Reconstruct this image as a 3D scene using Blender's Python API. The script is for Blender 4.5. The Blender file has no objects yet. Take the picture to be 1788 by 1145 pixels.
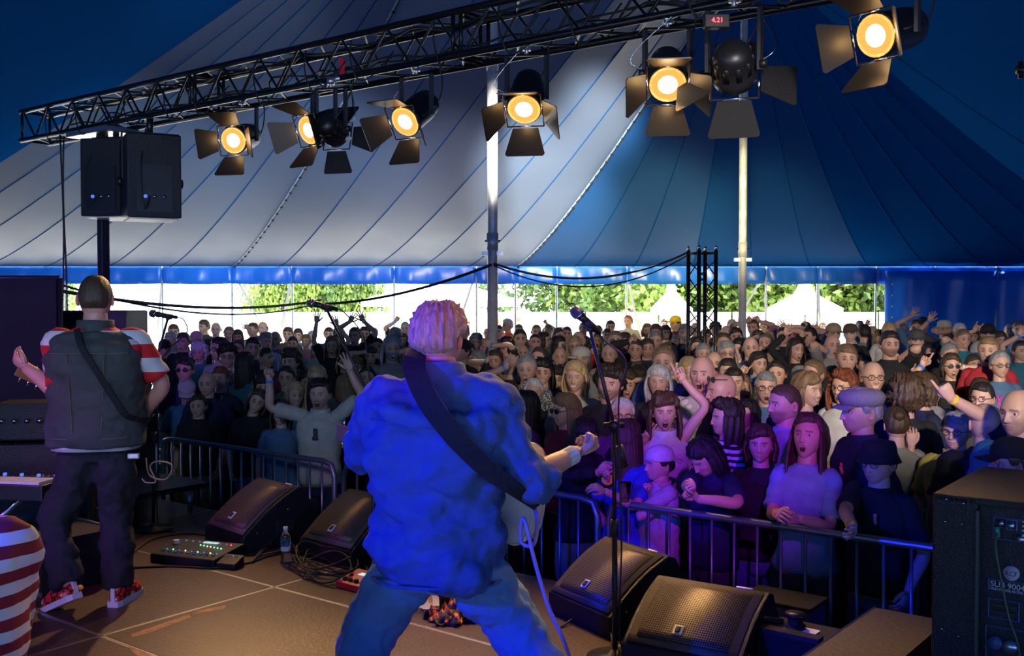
import bpy, math, random
import numpy as np
from mathutils import Vector, Matrix
C = bpy.context.scene.collection
SC = bpy.context.scene
PI = math.pi
# ------------------------------------------------------------------ camera
F = 1760.0
CX, CY, HY = 894.0, 572.5, 525.0
CZ = 2.25
PITCH = math.atan((CY - HY) / F)
cd = bpy.data.cameras.new('camera'); cam = bpy.data.objects.new('camera', cd); C.objects.link(cam)
cd.sensor_width = 36; cd.lens = 36 * F / 1788.0; cd.clip_end = 400
cam.location = (0, 0, CZ); cam.rotation_euler = (PI / 2 - PITCH, 0, 0)
SC.camera = cam
SC.view_settings.view_transform = 'Standard'; SC.view_settings.look = 'None'
SC.view_settings.gamma = 1; SC.view_settings.use_curve_mapping = False
SC.view_settings.exposure = 0.0
# ------------------------------------------------------------------ world and sun
w = bpy.data.worlds.new('world'); SC.world = w; w.use_nodes = True
wn = w.node_tree.nodes; wl = w.node_tree.links
bg = wn['Background']; bg.inputs[0].default_value = (0.80, 0.90, 1.0, 1); bg.inputs[1].default_value = 8.0
def lamp(kind, name, loc, tgt, energy, col, **k):
    l = bpy.data.lights.new(name, kind); l.energy = energy; l.color = col
    for a, b in k.items(): setattr(l, a, b)
    o = bpy.data.objects.new(name, l); C.objects.link(o); o.location = loc
    o.rotation_euler = (Vector(tgt) - Vector(loc)).to_track_quat('-Z', 'Y').to_euler()
    return o
lamp('SUN', 'sun', (0, 30, 30), (-4, 22, 0), 20.0, (1, .95, .86), angle=0.02)
# stage lamps that hang above and behind the photographer (LED wash heads of the rig)
def spot(name, loc, tgt, e, col, deg, blend=.6, size=.08):
    return lamp('SPOT', name, loc, tgt, e, col, spot_size=math.radians(deg), spot_blend=blend, shadow_soft_size=size)
spot('blue_wash_head', (-3.9, .2, 3.5), (-0.42, 3.6, 1.60), 1900, (0.004, 0.010, 1.0), 23, .35)
spot('blue_trouser_head', (-4.6, .4, 3.2), (-2.3, 5.2, 1.25), 260, (0.02, 0.02, 1.0), 10, .8)
spot('magenta_wash_head', (-0.6, -1.0, 3.8), (-0.40, 3.6, 2.22), 330, (0.80, 0.03, 0.75), 9, .6)
spot('violet_wash_head', (0.4, -0.6, 3.9), (1.15, 6.0, 1.35), 1300, (0.44, 0.02, 1.0), 15, .8)
spot('violet_second_head', (0.6, -0.6, 3.9), (1.85, 5.9, 1.5), 700, (0.55, 0.03, 1.0), 7, .8)
spot('violet_side_head', (-5.4, 1.5, 3.6), (-2.55, 5.2, 1.5), 330, (0.80, 0.03, 1.0), 17, .8)
spot('violet_crowd_head', (-1.6, -1.2, 3.9), (-4.4, 11.0, 1.6), 2200, (0.35, 0.05, 1.0), 14, .9)
spot('pink_floor_head', (-3.9, -0.2, 3.6), (-2.1, 4.0, .68), 230, (1.0, 0.03, 0.75), 22, .9)
spot('white_audience_head', (1.0, -3.0, 4.3), (1.2, 12.5, 1.75), 10500, (1.0, 0.84, 0.70), 15, .8, .3)
spot('white_audience_head', (1.2, -3.0, 4.3), (3.6, 11.5, 1.6), 18500, (1.0, 0.84, 0.70), 16, .8, .3)
spot('white_audience_head', (1.4, -3.0, 4.3), (5.7, 10.0, 1.4), 15500, (1.0, 0.84, 0.70), 18, .8, .3)
# added unseen spots beyond the lighting truss, to brighten patches of the canvas
for n_, (px_, py_, d_, tr_, e_, c_, a_) in enumerate(((560, 420, 23, 3.0, 6500, (.80, .90, 1.0), 34), (230, 425, 23, 4.5, 5200, (.70, .92, 1.0), 34), (790, 390, 22, 1.6, 5200, (1.0, .78, .78), 22), (950, 340, 20.5, .6, 60000, (1, .93, .75), 15), (1050, 210, 18, .2, 40000, (1, .93, .75), 9), (1150, 440, 23, -.5, 22000, (1, .85, .42), 17), (1330, 455, 23, -1.4, 11000, (1, .85, .42), 16), (420, 20, 17, 3.6, 500, (1, 1, 1), 30))):
    a__, b__ = (px_ - 894) / 1760, (572.5 - py_) / 1760 - .027
    spot('added_canvas_spot', (-.792 * tr_ + .3, 6.5 + .61 * tr_ + .75, 4.15), (a__ * d_, d_, 2.25 + b__ * d_), e_ * 1.0, c_, a_, 1.0, .3)
spot('cool_fill_head', (-1.5, -2.0, 4.3), (-3.2, 10, 1.4), 520, (0.55, 0.75, 1.0), 40, .9, .4)
# ------------------------------------------------------------------ coordinates
cp, sp = math.cos(PITCH), math.sin(PITCH)
def ray(px, py):
    a, b = (px - CX) / F, (CY - py) / F
    return np.array([a, cp + b * sp, -sp + b * cp])
def pt(px, py, d):
    r = ray(px, py); return np.array([0, 0, CZ]) + r * (d / r[1])
def pz(px, py, z):
    r = ray(px, py); return np.array([0, 0, CZ]) + r * ((z - CZ) / r[2])
TH = math.radians(52.4)
E1 = np.array([-math.sin(TH), math.cos(TH)]); E2 = np.array([math.cos(TH), math.sin(TH)])
SZ = 0.68
def AB(a, b, z=0.0):
    p = a * E1 + b * E2; return np.array([p[0], p[1], z])
ROT_E1 = math.atan2(E1[1], E1[0])

# ------------------------------------------------------------------ materials
def nmat(name, col, rough=.6, metal=0, spec=.5, bump=0, bscale=40, var=0, vscale=3, emit=None, estr=0, trans=0, stretch=None):
    m = bpy.data.materials.new(name); m.use_nodes = True
    n = m.node_tree.nodes; l = m.node_tree.links; b = n['Principled BSDF']
    b.inputs['Base Color'].default_value = (*col, 1); b.inputs['Roughness'].default_value = rough
    b.inputs['Metallic'].default_value = metal; b.inputs['Specular IOR Level'].default_value = spec
    if trans: b.inputs['Transmission Weight'].default_value = trans
    if emit: b.inputs['Emission Color'].default_value = (*emit, 1); b.inputs['Emission Strength'].default_value = estr
    tc = n.new('ShaderNodeTexCoord'); vec = tc.outputs['Object']
    if stretch:
        mp = n.new('ShaderNodeMapping'); mp.inputs['Scale'].default_value = stretch; l.new(vec, mp.inputs[0]); vec = mp.outputs[0]
    if bump:
        t = n.new('ShaderNodeTexNoise'); t.inputs['Scale'].default_value = bscale; t.inputs['Detail'].default_value = 4
        l.new(vec, t.inputs['Vector'])
        bm = n.new('ShaderNodeBump'); bm.inputs['Strength'].default_value = bump; bm.inputs['Distance'].default_value = .02
        l.new(t.outputs[0], bm.inputs['Height']); l.new(bm.outputs[0], b.inputs['Normal'])
    if var:
        t = n.new('ShaderNodeTexNoise'); t.inputs['Scale'].default_value = vscale; t.inputs['Detail'].default_value = 6
        l.new(vec, t.inputs['Vector'])
        r = n.new('ShaderNodeMapRange'); r.inputs[1].default_value = .3; r.inputs[2].default_value = .7
        r.inputs[3].default_value = 1 - var; r.inputs[4].default_value = 1 + var; l.new(t.outputs[0], r.inputs[0])
        v = n.new('ShaderNodeVectorMath'); v.operation = 'SCALE'; v.inputs[0].default_value = col
        l.new(r.outputs[0], v.inputs['Scale']); l.new(v.outputs[0], b.inputs['Base Color'])
    return m
def attr_mat(name, kind, rough, bump=0, bscale=60, var=.0, stretch=None):
    """colour from the mesh ('col' attribute) or from the object's own colour"""
    m = nmat(name, (.5, .5, .5), rough, bump=bump, bscale=bscale, stretch=stretch)
    n = m.node_tree.nodes; l = m.node_tree.links; b = n['Principled BSDF']
    if kind == 'col':
        a = n.new('ShaderNodeAttribute'); a.attribute_name = 'col'; out = a.outputs['Color']
    else:
        a = n.new('ShaderNodeObjectInfo'); out = a.outputs['Color']
    if var:
        tc = n.new('ShaderNodeTexCoord'); t = n.new('ShaderNodeTexNoise'); t.inputs['Scale'].default_value = 14; t.inputs['Detail'].default_value = 5
        src = tc.outputs['Object']
        if stretch:
            mp = n.new('ShaderNodeMapping'); mp.inputs['Scale'].default_value = stretch; l.new(src, mp.inputs[0]); src = mp.outputs[0]
        l.new(src, t.inputs['Vector'])
        r = n.new('ShaderNodeMapRange'); r.inputs[1].default_value = .3; r.inputs[2].default_value = .7
        r.inputs[3].default_value = 1 - var; r.inputs[4].default_value = 1 + var; l.new(t.outputs[0], r.inputs[0])
        v = n.new('ShaderNodeVectorMath'); v.operation = 'SCALE'; l.new(out, v.inputs[0]); l.new(r.outputs[0], v.inputs['Scale']); out = v.outputs[0]
    l.new(out, b.inputs['Base Color'])
    return m
M = {}
M['skin'] = attr_mat('skin', 'col', .48, .08, 90)
M['cloth'] = attr_mat('cloth', 'obj', .85, .35, 26, .12)
M['hair'] = attr_mat('hair', 'obj', .5, .35, 30, .35, (6, 6, .6))
M['black'] = nmat('black_paint', (.012, .012, .013), .38)
M['truss'] = nmat('black_truss_paint', (.010, .010, .011), .33, .3)
M['matte'] = nmat('matte_black', (.007, .007, .008), .8, bump=.3, bscale=80)
M['cab'] = nmat('cabinet_paint', (.007, .007, .009), .42, bump=.35, bscale=160)
M['steel'] = nmat('galvanised_steel', (.50, .50, .50), .45, .25, bump=.08, bscale=30, var=.2, vscale=9)
M['chrome'] = nmat('chrome', (.7, .7, .7), .15, 1)
M['alu'] = nmat('aluminium', (.6, .6, .6), .35, .9)
M['rubber'] = nmat('rubber', (.015, .015, .015), .6)
M['white'] = nmat('white_plastic', (.75, .75, .73), .4)
M['paper'] = nmat('paper', (.7, .68, .65), .8)
M['grille'] = nmat('grille_frame', (.11, .09, .07), .5, .3)
M['red'] = nmat('red_enamel', (.75, .03, .04), .35)
M['deck'] = nmat('phenolic_deck', (.075, .042, .028), .42, bump=.15, bscale=55, var=.28, vscale=2.3)
M['glow'] = nmat('lamp_lens', (1, 1, 1), .3, emit=(1.0, .74, .36), estr=5)
M['glow_edge'] = nmat('lamp_lens_edge', (1, .6, .3), .3, emit=(1.0, .42, .09), estr=1.3)
M['door_metal'] = nmat('barn_door_metal', (.045, .038, .030), .38, .5)
M['glass'] = nmat('clear_plastic', (.95, .95, 1), .03, trans=1)
M['lgreen'] = nmat('green_tape', (.35, .8, .05), .5)
M['rlight'] = nmat('red_display', (.1, 0, 0), .4, emit=(1, .03, .05), estr=9)
M['gled'] = nmat('green_led', (0, .1, 0), .4, emit=(.1, 1, .35), estr=5)
M['bled'] = nmat('blue_led', (0, 0, .1), .4, emit=(.1, .25, 1), estr=1.0)
M['aled'] = nmat('amber_led', (.1, .05, 0), .4, emit=(1, .7, .2), estr=4)
M['screen'] = nmat('lit_screen', (.1, .15, .15), .4, emit=(.6, .85, .9), estr=.9)

# ------------------------------------------------------------------ mesh helpers
class MB:
    def __init__(s): s.v = []; s.f = []; s.c = []; s.n = 0; s.mi = []
    def add(s, v, f, col=None, mi=0):
        v = np.asarray(v, float).reshape(-1, 3)
        s.v.append(v); s.f += [tuple(i + s.n for i in q) for q in f]; s.mi += [mi] * len(f)
        c = np.ones((len(v), 3)) * (col if col is not None and np.ndim(col) == 1 else 1) if col is None or np.ndim(col) == 1 else np.asarray(col)
        s.c.append(c); s.n += len(v); return s
    def box(s, c, size, R=None, mi=0):
        x, y, z = np.array(size) / 2
        v = np.array([[a * x, b * y, d * z] for d in (-1, 1) for b in (-1, 1) for a in (-1, 1)])
        if R is not None: v = v @ np.array(R).T
        return s.add(v + np.array(c), [(0, 2, 3, 1), (4, 5, 7, 6), (0, 1, 5, 4), (2, 6, 7, 3), (0, 4, 6, 2), (1, 3, 7, 5)], mi=mi)
    def tube(s, pts, r, n=8, col=None, caps=True, flat=None, mi=0):
        v, f = loft(pts, r, n, caps, flat); return s.add(v, f, col, mi)
    def sphere(s, c, r, n=12, m=8, R=None, mi=0, col=None):
        v, f = sphere(n, m); v = v * np.array(r)
        if R is not None: v = v @ np.array(R).T
        return s.add(v + np.array(c), f, col, mi)
    def lathe(s, prof, n=20, T=None, mi=0):
        v = []; f = []
        for (r, z) in prof:
            for i in range(n):
                a = 2 * PI * i / n; v.append((r * math.cos(a), r * math.sin(a), z))
        k = len(prof)
        for j in range(k - 1):
            for i in range(n):
                f.append((j * n + i, j * n + (i + 1) % n, (j + 1) * n + (i + 1) % n, (j + 1) * n + i))
        f.append(tuple(range(n))[::-1]); f.append(tuple((k - 1) * n + i for i in range(n)))
        v = np.array(v, float)
        if T is not None: v = v @ np.array(T)[:3, :3].T + np.array(T)[:3, 3]
        return s.add(v, f, mi=mi)
    def prism(s, poly, x0, x1, mi=0):
        n = len(poly)
        v = [(x0, p[0], p[1]) for p in poly] + [(x1, p[0], p[1]) for p in poly]
        f = [tuple(range(n))[::-1], tuple(range(n, 2 * n))] + [(i, (i + 1) % n, n + (i + 1) % n, n + i) for i in range(n)]
        return s.add(v, f, mi=mi)
    def mesh(s, name, smooth=True, colors=False):
        me = bpy.data.meshes.new(name)
        v = np.concatenate(s.v)
        me.from_pydata(v.tolist(), [], s.f)
        if smooth: me.polygons.foreach_set('use_smooth', [True] * len(me.polygons))
        if colors:
            a = me.color_attributes.new('col', 'FLOAT_COLOR', 'POINT')
            c = np.concatenate(s.c); c4 = np.ones((len(c), 4)); c4[:, :3] = c
            a.data.foreach_set('color', c4.ravel())
        if any(s.mi): me.polygons.foreach_set('material_index', s.mi)
        return me
def sphere(n=12, m=8):
    v = [(0, 0, 1)]
    for j in range(1, m):
        t = PI * j / m
        for i in range(n):
            a = 2 * PI * i / n; v.append((math.sin(t) * math.cos(a), math.sin(t) * math.sin(a), math.cos(t)))
    v.append((0, 0, -1)); f = []
    for i in range(n): f.append((0, 1 + i, 1 + (i + 1) % n))
    for j in range(m - 2):
        for i in range(n):
            a = 1 + j * n; f.append((a + i, a + n + i, a + n + (i + 1) % n, a + (i + 1) % n))
    a = 1 + (m - 2) * n; e = len(v) - 1
    for i in range(n): f.append((a + i, e, a + (i + 1) % n))
    return np.array(v), f
def loft(pts, r, n=8, caps=True, flat=None, up=None):
    P = np.array(pts, float); k = len(P)
    r = np.ones(k) * r if np.ndim(r) == 0 else np.array(r, float)
    T = np.gradient(P, axis=0); T /= np.linalg.norm(T, axis=1)[:, None] + 1e-12
    u = np.array(up if up is not None else ([1, 0, 0] if abs(T[0][0]) < .8 else [0, 1, 0]), float)
    V = []; a = np.arange(n) * 2 * PI / n
    ca, sa = np.cos(a), np.sin(a)
    fl = 1.0 if flat is None else flat
    for i in range(k):
        u = u - T[i] * (u @ T[i]); u /= np.linalg.norm(u) + 1e-12
        w_ = np.cross(T[i], u)
        V.append(P[i] + r[i] * (ca[:, None] * u + sa[:, None] * w_ * fl))
    V = np.concatenate(V); Fc = []
    for j in range(k - 1):
        for i in range(n):
            Fc.append((j * n + i, j * n + (i + 1) % n, (j + 1) * n + (i + 1) % n, (j + 1) * n + i))
    if caps:
        Fc.append(tuple(range(n))[::-1]); Fc.append(tuple((k - 1) * n + i for i in range(n)))
    return V, Fc
def crom(P, sub=4):
    P = np.array(P, float); out = []
    Q = np.vstack([2 * P[0] - P[1], P, 2 * P[-1] - P[-2]])
    for i in range(1, len(Q) - 2):
        for t in np.arange(sub) / sub:
            out.append(.5 * (2 * Q[i] + (Q[i + 1] - Q[i - 1]) * t + (2 * Q[i - 1] - 5 * Q[i] + 4 * Q[i + 1] - Q[i + 2]) * t * t + (3 * Q[i] - Q[i - 1] - 3 * Q[i + 1] + Q[i + 2]) * t ** 3))
    out.append(P[-1]); return np.array(out)
def obj(name, mb, mat, parent=None, smooth=False, colors=False, bevel=0, color=None, stuff=False, label=None):
    me = mb.mesh(name, smooth, colors) if isinstance(mb, MB) else mb
    if not me.materials:
        for m_ in (mat if isinstance(mat, (list, tuple)) else [mat]): me.materials.append(M[m_] if isinstance(m_, str) else m_)
    o = bpy.data.objects.new(name, me); C.objects.link(o)
    if parent is not None: o.parent = parent
    if bevel:
        b = o.modifiers.new('bevel', 'BEVEL'); b.width = bevel; b.segments = 2; b.limit_method = 'ANGLE'; b.angle_limit = .6
    if color is not None: o.color = (*color, 1)
    if stuff: o['kind'] = 'stuff'
    if label: o['label'] = label
    return o
def thing(name, label, cat, loc=(0, 0, 0), rz=0, group=None):
    o = bpy.data.objects.new(name, None); C.objects.link(o); o.empty_display_size = .1
    o.location = tuple(loc); o.rotation_euler = (0, 0, rz); tag(o, label, cat, group); return o
def tag(o, label, cat, group=None):
    o['label'] = label; o['category'] = cat
    if group: o['group'] = group
    return o
def struct(name, mb, mat, smooth=False):
    o = obj(name, mb, mat, None, smooth); o['kind'] = 'structure'; return o
def sroot(name):
    o = bpy.data.objects.new(name, None); C.objects.link(o); o['kind'] = 'structure'; return o
def text(name, body, size, loc, rot, mat, parent, align='LEFT', ext=.001):
    c = bpy.data.curves.new(name, 'FONT'); c.body = body; c.size = size; c.align_x = align; c.extrude = ext
    t = bpy.data.objects.new(name, c); C.objects.link(t); bpy.context.view_layer.update()
    me = bpy.data.meshes.new_from_object(t.evaluated_get(bpy.context.evaluated_depsgraph_get())); bpy.data.objects.remove(t)
    me.materials.clear(); me.materials.append(M[mat]); o = bpy.data.objects.new(name, me); C.objects.link(o); o.parent = parent; o.location = tuple(loc); o.rotation_euler = rot
    return o
def Rz(a): c, s = math.cos(a), math.sin(a); return np.array([[c, -s, 0], [s, c, 0], [0, 0, 1.]])
def Rx(a): c, s = math.cos(a), math.sin(a); return np.array([[1, 0, 0], [0, c, -s], [0, s, c]])
def Ry(a): c, s = math.cos(a), math.sin(a); return np.array([[c, 0, s], [0, 1, 0], [-s, 0, c]])
def frame(z, y=(0, -1, 0)):
    """columns x, y, z: z along z, y as near as can be to y"""
    z = np.array(z, float); z /= np.linalg.norm(z)
    y = np.array(y, float); y = y - z * (y @ z)
    if np.linalg.norm(y) < 1e-3: y = np.array([1., 0, 0]) - z * z[0]
    y /= np.linalg.norm(y); x = np.cross(y, z); return np.stack([x, y, z], 1)

# ================================================================== the tent
def tent_mat(nm='blue_pvc', base=(.010, .085, .36), tl=.12, spec=.75):
    m = nmat(nm, base, .33, bump=.25, bscale=1.6)
    n = m.node_tree.nodes; l = m.node_tree.links; b = n['Principled BSDF']
    out = n['Material Output']; tr = n.new('ShaderNodeBsdfTranslucent'); tr.inputs[0].default_value = (.004, .12, .45, 1)
    mx = n.new('ShaderNodeMixShader'); mx.inputs[0].default_value = tl
    l.new(b.outputs[0], mx.inputs[1]); l.new(tr.outputs[0], mx.inputs[2]); l.new(mx.outputs[0], out.inputs[0])
    tc = n.new('ShaderNodeTexCoord'); t = n.new('ShaderNodeTexNoise'); t.inputs['Scale'].default_value = .9; t.inputs['Detail'].default_value = 7
    l.new(tc.outputs['Object'], t.inputs['Vector'])
    r = n.new('ShaderNodeMapRange'); r.inputs[3].default_value = .36; r.inputs[4].default_value = .56; l.new(t.outputs[0], r.inputs[0]); l.new(r.outputs[0], b.inputs['Roughness'])
    b.inputs['IOR'].default_value = spec
    return m
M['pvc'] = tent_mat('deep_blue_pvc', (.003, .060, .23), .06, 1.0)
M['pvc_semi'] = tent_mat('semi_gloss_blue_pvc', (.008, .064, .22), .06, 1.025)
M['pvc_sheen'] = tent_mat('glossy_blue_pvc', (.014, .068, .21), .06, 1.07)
M['pvc_daylit'] = tent_mat('daylit_blue_pvc', (.085, .125, .215), .05, 1.28)  # paler base colour puts reflected daylight into the left and middle panels
M['skirt_pvc'] = nmat('blue_skirt_pvc', (.015, .15, .70), .35, bump=.2, bscale=3)
K1 = np.array([pt(860, 400, 13.0)[0], 13.0, 8.4]); K2 = np.array([pt(1297, 400, 15.0)[0], 15.0, 7.5])
EY, EX0, EX1, EB, EZ = 24.0, -17.0, 15.5, -15.0, 3.07
XA, XB = pt(405, 460, EY)[0], pt(900, 460, EY)[0]
def upper(x, y):
    if y >= EY - .01:
        t = np.clip((x - XA) / (XB - XA), 0, 1)
    else:
        t = np.clip((x + 3) / 7, 0, 1)
    return K1 * (1 - t) + K2 * t + np.array([0, 0, -1.3 * math.sin(PI * t)])
loop = []
xs = sorted(list(np.linspace(EX0, XA, 8)) + list(np.linspace(XA, XB, 7))[1:] + list(np.linspace(XB, EX1, 12))[1:])
loop += [(x, EY) for x in xs]
loop += [(EX1, y) for y in np.linspace(EY, EB, 15)[1:]]
loop += [(x, EB) for x in np.linspace(EX1, EX0, 12)[1:]]
loop += [(EX0, y) for y in np.linspace(EB, EY, 15)[1:]]
roof = sroot('ceiling')
NT, NW = 22, 5
for i in range(len(loop) - 1):
    a, b = loop[i], loop[i + 1]
    ea, eb = np.array([*a, EZ]), np.array([*b, EZ]); ua, ub = upper(*a), upper(*b)
    g = np.zeros((NT + 1, NW + 1, 3))
    pucker = abs(a[0] - XB) < .1 and a[1] > EY - .1
    for j in range(NT + 1):
        t = j / NT
        for k in range(NW + 1):
            s = k / NW
            e = ea * (1 - s) + eb * s; u = ua * (1 - s) + ub * s
            p = e * (1 - t) + u * t; p[2] = e[2] + (u[2] - e[2]) * t ** 1.3
            wd = np.linalg.norm((ea - eb)) * (1 - t)
            p[2] += .004 * wd * math.sin(PI * s) * math.sin(PI * min(1, t * 3) / 2) ** 2
            if pucker: p[2] += .05 * math.sin(j * 2.9) * (1 - s) ** 2 * math.sin(PI * t)
            g[j, k] = p
    f = [(j * (NW + 1) + k, j * (NW + 1) + k + 1, (j + 1) * (NW + 1) + k + 1, (j + 1) * (NW + 1) + k) for j in range(NT) for k in range(NW)]
    o = obj('canvas_panel', MB().add(g.reshape(-1, 3), f), 'pvc_daylit' if (a[1] > EY - .1 and a[0] < XB - .1 and b[0] > a[0])  else ('pvc_sheen' if a[1] > EY - .1 and a[0] < 4.0 and b[0] > a[0] else ('pvc_semi' if a[1] > EY - .1 and a[0] < 8.0 and b[0] > a[0] else 'pvc')), roof, True)
    md = o.modifiers.new('sd', 'SOLIDIFY'); md.thickness = .006; md.offset = 1; md.use_rim = False
M['tape'] = nmat('pale_seam_tape', (.22, .30, .42), .4)
def roofline(x, y, off=-.03, t0=0, t1=1, n=30):
    e = np.array([x, y, EZ]); u = upper(x, y); r = []
    for t in np.linspace(t0, t1, n):
        p = e * (1 - t) + u * t; p[2] = e[2] + (u[2] - e[2]) * t ** 1.3 + off; r.append(p)
    return r
for (x, y) in loop[1:26]:
    main = min(abs(x - XA), abs(x - XB)) < .05
    mb = MB(); mb.tube(roofline(x, y, -.012), .028 if main else .011, 6, flat=.35)
    sm = obj('seam', mb, 'tape' if main else 'pvc', roof, True)
    if main:
        R = roofline(x, y, -.045, .02, .8, 34)
        lace = MB()
        for p in R: lace.sphere(p, (.032, .032, .02), 8, 5)
        lace.tube(R, .008, 5)
        obj('lacing', lace, 'matte', roof, True, stuff=True)
# king poles
for P, px, r, nm, lb in ((K1, 860, .068, 'tent_pole', 'thick galvanised tent pole standing behind the singer in the blue shirt'),
                     (K2, 1297, .058, 'tent_pole', 'thinner galvanised tent pole right of the black lattice tower')):
    t = thing(nm, lb, 'tent pole', (P[0], P[1], 0))
    obj('shaft', MB().tube([(0, 0, 0), (0, 0, P[2] - .06)], r, 20), 'steel', t, True)
    for z in (2.9, 5.2): obj('sleeve', MB().tube([(0, 0, z), (0, 0, z + .22)], r + .008, 20), 'steel', t, True)
    obj('bolt', MB().tube([(-r - .03, -.0, 3.02), (r + .03, 0, 3.02)], .012, 8), 'black', t, True)
    obj('bracket', MB().box((0, -.01, 2.86), (r * 2 + .14, .06, .05)), 'alu', t)
    obj('foot', MB().lathe([(.2, 0), (.2, .02), (r + .02, .04), (r + .02, .12)], 20), 'steel', t)
# skirt (valance), sectioned at the eave posts
posts = [-60, 113, 283, 405, 510, 688, 832, 900, 972, 1094, 1338, 1428, 1530, 1633, 1740, 1850]
postx = [EX0] + [pt(p, 490, EY)[0] for p in posts] + [EX1]
val = sroot('trim_1')
rng = np.random.RandomState(4)
for i in range(len(postx) - 1):
    n = max(8, int((postx[i + 1] - postx[i]) * 9)); X = np.linspace(postx[i], postx[i + 1], n + 1)
    ph = rng.rand() * 6; v = []; f = []
    for j in range(6):
        t = j / 5
        for x in X:
            u = (x - postx[i]) / (postx[i + 1] - postx[i])
            y = EY + .03 - .05 * t * math.sin(x * 7 + ph) - .03 * t * math.sin(x * 17 + ph * 2) - .03 * math.sin(PI * t)
            z = EZ + .05 - t * (.46 + .02 * math.sin(PI * u)) 
            v.append((x, y, z))
    n1 = n + 1
    f = [(j * n1 + k, j * n1 + k + 1, (j + 1) * n1 + k + 1, (j + 1) * n1 + k) for j in range(5) for k in range(n)]
    o = obj('skirt_section', MB().add(v, f), 'skirt_pvc', val, True)
    md = o.modifiers.new('sd', 'SOLIDIFY'); md.thickness = .004
M['whitepole'] = nmat('white_pole', (.55, .55, .55), .5, .2)
for i, p in enumerate(posts):
    x = pt(p, 490, EY)[0]
    o = obj('side_pole', MB().tube([(x, EY + .03, 0), (x, EY + .03, EZ)], .032 if i in (3,) else .024, 10), 'steel', None, True)
    tag(o, 'thin steel pole at the eave, %s from the left-hand tent end' % ['first', 'second', 'third', 'fourth', 'fifth', 'sixth', 'seventh', 'eighth', 'ninth', 'tenth', 'eleventh', 'twelfth', 'thirteenth', 'fourteenth', 'fifteenth', 'sixteenth'][i], 'side pole', 'side poles holding up the eave')
    if i in (2, 3, 4, 6, 9, 10, 11):
        g = obj('guy_strap', MB().tube([(x, EY + .06, EZ - .1), (x + (.9 if i % 2 else -1.1), EY + 2.4, 0)], .03, 4, flat=.15), 'whitepole', None)
        tag(g, 'pale strap slanting from the eave to the ground, outside the %s side pole' % ['', '', 'third', 'fourth', 'fifth', '', 'seventh', '', '', 'tenth', 'eleventh', 'twelfth'][i], 'strap', 'guy straps outside the tent')
# side wall sheets, right part of the far side and both flanks and back
def sheet(name, p0, p1, z0, z1, amp, mat, kind=True, n=None, seed=0):
    p0 = np.array(p0, float); p1 = np.array(p1, float); L = np.linalg.norm(p1 - p0); n = n or int(L * 7)
    d = (p1 - p0) / L; nr = np.array([-d[1], d[0]]); r = np.random.RandomState(seed); ph = r.rand(8) * 6
    v = []; m = 12
    for j in range(m + 1):
        z = z0 + (z1 - z0) * j / m
        for i in range(n + 1):
            s = i / n * L
            a = amp * (math.sin(s * 2.1 + ph[0]) + .6 * math.sin(s * 4.7 + ph[1] + z * .6) + .35 * math.sin(s * 9.3 + ph[2] - z) + .3 * math.sin(s * 1.1 + z * 2.2 + ph[3]))
            q = p0 + d * s + nr * a; v.append((q[0], q[1], z))
    n1 = n + 1
    mb = MB().add(v, [(j * n1 + k, j * n1 + k + 1, (j + 1) * n1 + k + 1, (j + 1) * n1 + k) for j in range(m) for k in range(n)])
    o = obj(name, mb, mat, None, True)
    md = o.modifiers.new('sd', 'SOLIDIFY'); md.thickness = .005
    if kind: o['kind'] = 'structure'
    return o
M['wall_pvc'] = nmat('side_wall_pvc', (.012, .17, .72), .26, bump=.35, bscale=2.5)
wx = pt(1545, 500, EY)[0]
sheet('wall_far', (wx, EY - .16), (EX1, EY - .16), 0, 2.95, .11, 'wall_pvc', seed=2)
ev = MB()
for k in range(10): ev.sphere((wx + .10, EY - .22, .3 + k * .26), (.022, .008, .022), 8, 6)
obj('eyelets', ev, 'white', bpy.data.objects['wall_far'], True, stuff=True)
sheet('wall_right', (EX1, EY), (EX1, EB), 0, 3.1, .05, 'wall_pvc', seed=3)
sheet('wall_left', (EX0, EY), (EX0, EB), 0, 3.1, .05, 'wall_pvc', seed=5)
sheet('wall_back', (EX0, EB), (EX1, EB), 0, 3.1, .05, 'wall_pvc', seed=6)
# grounds
M['grass'] = nmat('trodden_grass', (.05, .05, .03), .95, bump=.5, bscale=20, var=.4, vscale=4)
M['paving'] = nmat('sunlit_paving', (.62, .58, .52), .9, bump=.2, bscale=15, var=.12, vscale=2)
struct('ground', MB().box((0, 8.5, -.05), (60, 33, .1)), 'grass')
struct('pavement', MB().box((0, 85, -.05), (220, 120, .1)), 'paving')

# ================================================================== outside
M['wallw'] = nmat('white_hoarding', (.85, .83, .80), .8, var=.06)
hoard = sroot('fence_1'); hoard.name = 'hoarding'
for i in range(26):
    x = -40 + i * 3.2
    obj('panel', MB().box((x, 44 + .03 * (i % 2), .88), (3.12, .06, 1.76)), 'wallw', hoard)
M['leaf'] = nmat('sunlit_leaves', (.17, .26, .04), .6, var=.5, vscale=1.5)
M['leafd'] = nmat('shaded_leaves', (.06, .12, .02), .6, var=.5, vscale=1.5)  # sun and shade put into two leaf greens, one per tree
M['bark'] = nmat('bark', (.12, .08, .05), .9, bump=.5)
def leafmesh(seed, n=5200):
    r = np.random.RandomState(seed); mb_v = []; mb_f = []
    cl = r.randn(26, 3) * np.array([1.7, 1.4, 1.3])
    for i in range(n):
        c = cl[r.randint(26)] + r.randn(3) * .5
        a = r.randn(3); a /= np.linalg.norm(a); b = np.cross(a, r.randn(3)); b /= np.linalg.norm(b)
        s = .13 + r.rand() * .10; k = len(mb_v)
        mb_v += [c - a * s, c + b * s * .6, c + a * s, c - b * s * .6]; mb_f.append((k, k + 1, k + 2, k + 3))
    return MB().add(mb_v, mb_f)
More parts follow.
